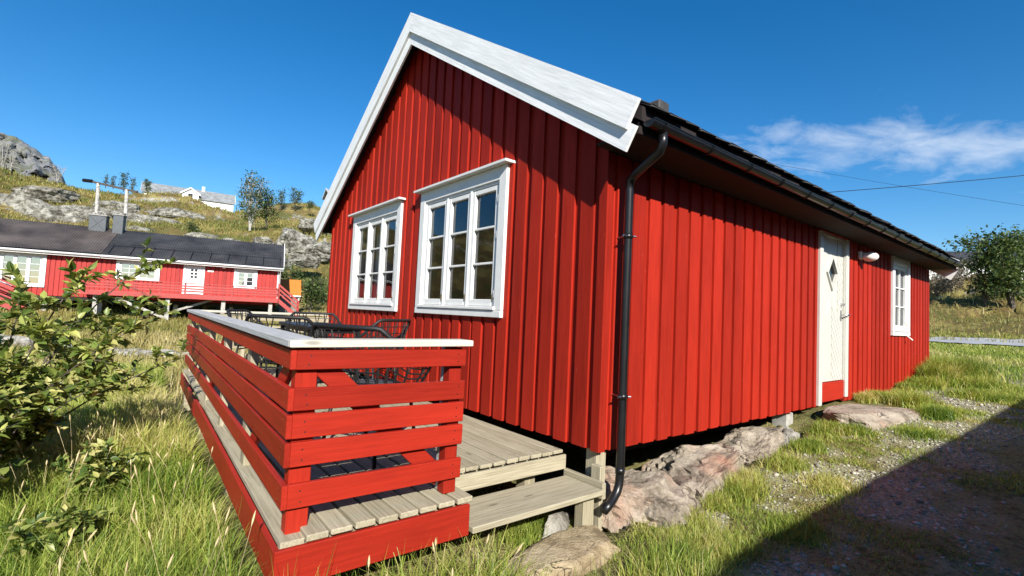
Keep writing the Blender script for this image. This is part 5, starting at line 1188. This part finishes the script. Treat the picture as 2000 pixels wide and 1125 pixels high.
leafy_shrub('leafy_shrub', (B0[0], B0[1], Hz(*B0)), [(.95, .25, 1.95), (.55, -.2, 1.85), (.15, .1, 1.65), (-.2, -.3, 1.5), (.35, -.5, 1.35), (.7, -.55, 1.2), (-.5, -.1, 1.45), (1.15, .35, 1.55), (.9, -.15, 1.35), (.1, -.7, 1.1), (-.35, -.7, 1.1), (.55, .4, 1.45), (1.3, .1, 1.05), (.4, -.8, .85), (-.1, .3, 1.3), (.75, -.3, .9)], 5200, 300, .094, 'leafy green shrub with yellowish leaves left of the deck railing', 'shrub', 5)
B1 = (-3.75, 2.15)
leafy_shrub('leafy_shrub', (B1[0], B1[1], Hz(*B1)), [(.2, .2, .95), (.45, .1, .8), (-.1, -.2, .9), (.3, -.3, .7), (.5, .45, .85), (0, .3, 1.0), (.35, .3, .9)], 1900, 120, .088, 'lower darker leafy shrub at the left edge in front of the taller shrub', 'shrub', 9)
for i, (bx, by, hh, n, lab) in enumerate([(-2.85, 2.1, .55, 120, 'young broad-leaved sapling in the tall grass right of the shrub'), (-3.0, 1.25, .42, 150, 'low leafy weed patch in the grass at the lower left')]):
    leafy_shrub('leafy_plant', (bx, by, Hz(bx, by)), [(random.uniform(-.25, .25), random.uniform(-.25, .25), hh * random.uniform(.6, 1)) for _ in range(7)], n * 5, 0, .065, lab, 'plant', 20 + i, spread=.3, barkm='leaf')
def cloud_tree(name, base, height, crown, nleaf, L, label, mat='tree_leaf', barkm='bark', trunk_r=.12, stems=3, seed=1, gaps=.35, cat='tree', lean=0.0, bare=0):
    """tapered forked trunk with limbs; leaf-sized faces gathered in clumps along the limbs"""
    rs_ = random.Random(seed); root = empty(name, tuple(base), 0, label, cat); wood = MB(); tips = []
    for s in range(stems):
        a = rs_.uniform(0, 6.28); e = Vector((math.cos(a) * crown * rs_.uniform(.15, .55) + lean, math.sin(a) * crown * rs_.uniform(.15, .55), height * rs_.uniform(.78, .97))); c = Vector((e.x * .35, e.y * .35, e.z * .5)); P = [Vector((0, 0, -.3)) * (1 - t) ** 2 + c * 2 * t * (1 - t) + e * t * t for t in np.linspace(0, 1, 8)]
        wood.tube(P, [trunk_r * (1 - .85 * t) for t in np.linspace(0, 1, 8)], 6)
        for k in range(2, 8):
            for q in range(3):
                p = P[k]; d = Vector((rs_.gauss(0, 1), rs_.gauss(0, 1), rs_.gauss(.25, .45))).normalized() * crown * rs_.uniform(.3, .75) * (1.05 - .4 * k / 8)
                wood.tube([p, p + d * .5 + Vector((0, 0, crown * .06)), p + d], [trunk_r * .3, trunk_r * .2, trunk_r * .06], 4)
                if rs_.random() > gaps: tips.append(p + d)
                tips.append(p + d * .65)
                if bare:
                    for _ in range(bare): dd = Vector((rs_.gauss(0, 1), rs_.gauss(0, 1), rs_.gauss(.5, .6))).normalized() * crown * .3; wood.tube([p + d * .7, p + d * .7 + dd], [trunk_r * .1, trunk_r * .03], 3)
    wood.build('trunk', M[barkm], root, local=True)
    if nleaf:
        lp, lf = leaf_shape(1, .6); lp = lp[[0, 3, 4, 5, 8, 10]] if False else lp; cen = np.array([tips[rs_.randrange(len(tips))][:] for _ in range(nleaf)]); r2 = np.random.default_rng(seed)
        P = cen + r2.normal(0, crown * .13, (nleaf, 3)) * np.array([1, 1, .75]); P = P[P[:, 2] > height * .12]; nl = len(P)
        quad = np.array([(0, 0, 0), (.5, .28, .05), (1, 0, -.05), (.5, -.28, .05)]); d = r2.normal(0, 1, (nl, 3)); d /= np.linalg.norm(d, axis=1)[:, None]; u = r2.normal(0, .6, (nl, 3)) + np.array([0, 0, 1]); s = np.cross(u, d); s /= np.linalg.norm(s, axis=1)[:, None]; nn = np.cross(d, s); sc = L * r2.uniform(.6, 1.3, nl)
        V = P[:, None] + sc[:, None, None] * (quad[None, :, 0:1] * d[:, None] + quad[None, :, 1:2] * s[:, None] + quad[None, :, 2:3] * nn[:, None]); T = np.repeat(np.clip(r2.uniform(0, 1, nl), 0, 1), 4)
        o = fast_mesh('crown', V.reshape(-1, 3), np.arange(nl * 4).reshape(-1, 4), None, M[mat], root, {'tone': T})
    return root
def tree_at(px, py, d, h, crown, n, L, lab, **k):
    p = at(px, py, d); return cloud_tree(k.pop('name', 'tree'), (p.x, p.y, k.pop('z', None) or min(p.z, Hz(p.x, p.y) + 30)), h, crown, n, L, lab, **k)
def ground_tree(px, d, h, crown, n, L, lab, **k):
    p = at(px, 580, d); return cloud_tree(k.pop('name', 'tree'), (p.x, p.y, Hz(p.x, p.y) - .1), h, crown, n, L, lab, **k)
ground_tree(1978, 40, 6.2, 3.6, 5200, .30, 'dense dark green tree at the right edge beyond the road', trunk_r=.2, stems=4, seed=3)
ground_tree(1925, 41, 3.4, 1.5, 420, .2, 'half bare leaning tree left of the dense tree on the right', trunk_r=.09, stems=5, seed=4, bare=2)
ground_tree(2040, 46, 6.5, 3.5, 3500, .32, 'second green tree half outside the right edge', trunk_r=.2, stems=3, seed=6)
for i, (px, d, h, lab) in enumerate([(1828, 55, 3.0, 'leftmost brown leafless bush on the bank right of the cabin'), (1852, 56, 3.3, 'second brown leafless bush on the bank right of the cabin'), (1876, 58, 3.0, 'third brown leafless bush on the bank right of the cabin'), (1845, 64, 3.2, 'brown leafless bush higher up the bank behind the others')]):
    ground_tree(px, d, h, 2.3, 700, .25, lab, mat='brush', stems=7, trunk_r=.045, seed=30 + i, bare=3, name='bush', cat='bush')
ground_tree(1945, 35.5 + 8, 1.5, 1.1, 900, .16, 'small grey-green bush by the road on the right', stems=6, trunk_r=.03, seed=41, name='bush', cat='bush')
tree_at(488, 446, 58, 6.6, 2.4, 1900, .26, 'half bare birch with reddish crown on the slope above the roof end', stems=7, trunk_r=.10, barkm='birch_bark', seed=51, bare=2)
tree_at(520, 440, 60, 4.4, 1.9, 1300, .26, 'dense green bush beside the half bare birch', stems=5, trunk_r=.07, seed=52, name='bush', cat='bush')
for i, (px, py, d, h, c_, n, lab) in enumerate([(206, 364, 84, 2.0, .7, 120, 'leftmost tiny tree on the skyline behind the poles'), (221, 366, 84, 1.9, .7, 120, 'second tiny tree on the skyline behind the poles'), (241, 372, 82, 3.4, 1.2, 420, 'tallest small tree on the skyline behind the right pole'), (258, 374, 82, 2.4, .8, 200, 'small tree on the skyline just right of the right pole'), (288, 376, 86, 2.1, 1.0, 420, 'round dark bush on the skyline left of the hilltop house')]):
    tree_at(px, py, d, h, c_, n, .24, lab, stems=3, trunk_r=.06, seed=60 + i)
for i, (px, py, d, h, c_, n, lab) in enumerate([(548, 404, 80, 2.8, 1.3, 500, 'dark green bush on the skyline right of the birch'), (575, 402, 80, 2.6, 1.8, 800, 'yellowish green bush on the skyline near the bargeboard'), (605, 408, 78, 1.2, 1.2, 300, 'low bush on the skyline close to the bargeboard'), (375, 458, 54, 1.1, 1.2, 500, 'low dark green bush just above the roof ridge of the long house'), (605, 560, 36, 2.3, 1.6, 1200, 'grey-green bush beside the orange-roofed shed'), (560, 520, 42, 2.0, 1.9, 900, 'green bush on the slope behind the shed'), (625, 545, 40, 2.0, 1.5, 800, 'green bush against the cabin corner on the slope')]):
    tree_at(px, py + (45 if d < 45 else 0), d, h, c_, n, .22, lab, stems=5, trunk_r=.05, seed=70 + i, name='bush', cat='bush')
for i, (px, py, d, h, lab) in enumerate([(4, 335, 92, 6.2, 'leftmost bare pale birch on the hill crest'), (20, 338, 92, 5.4, 'second bare pale birch on the hill crest'), (112, 352, 95, 3.0, 'thin bare tree on the crest below the mountain')]):
    tree_at(px, py, d, h, 2.0, 60, .2, lab, stems=6, trunk_r=.09, barkm='birch_bark', seed=90 + i, bare=2)
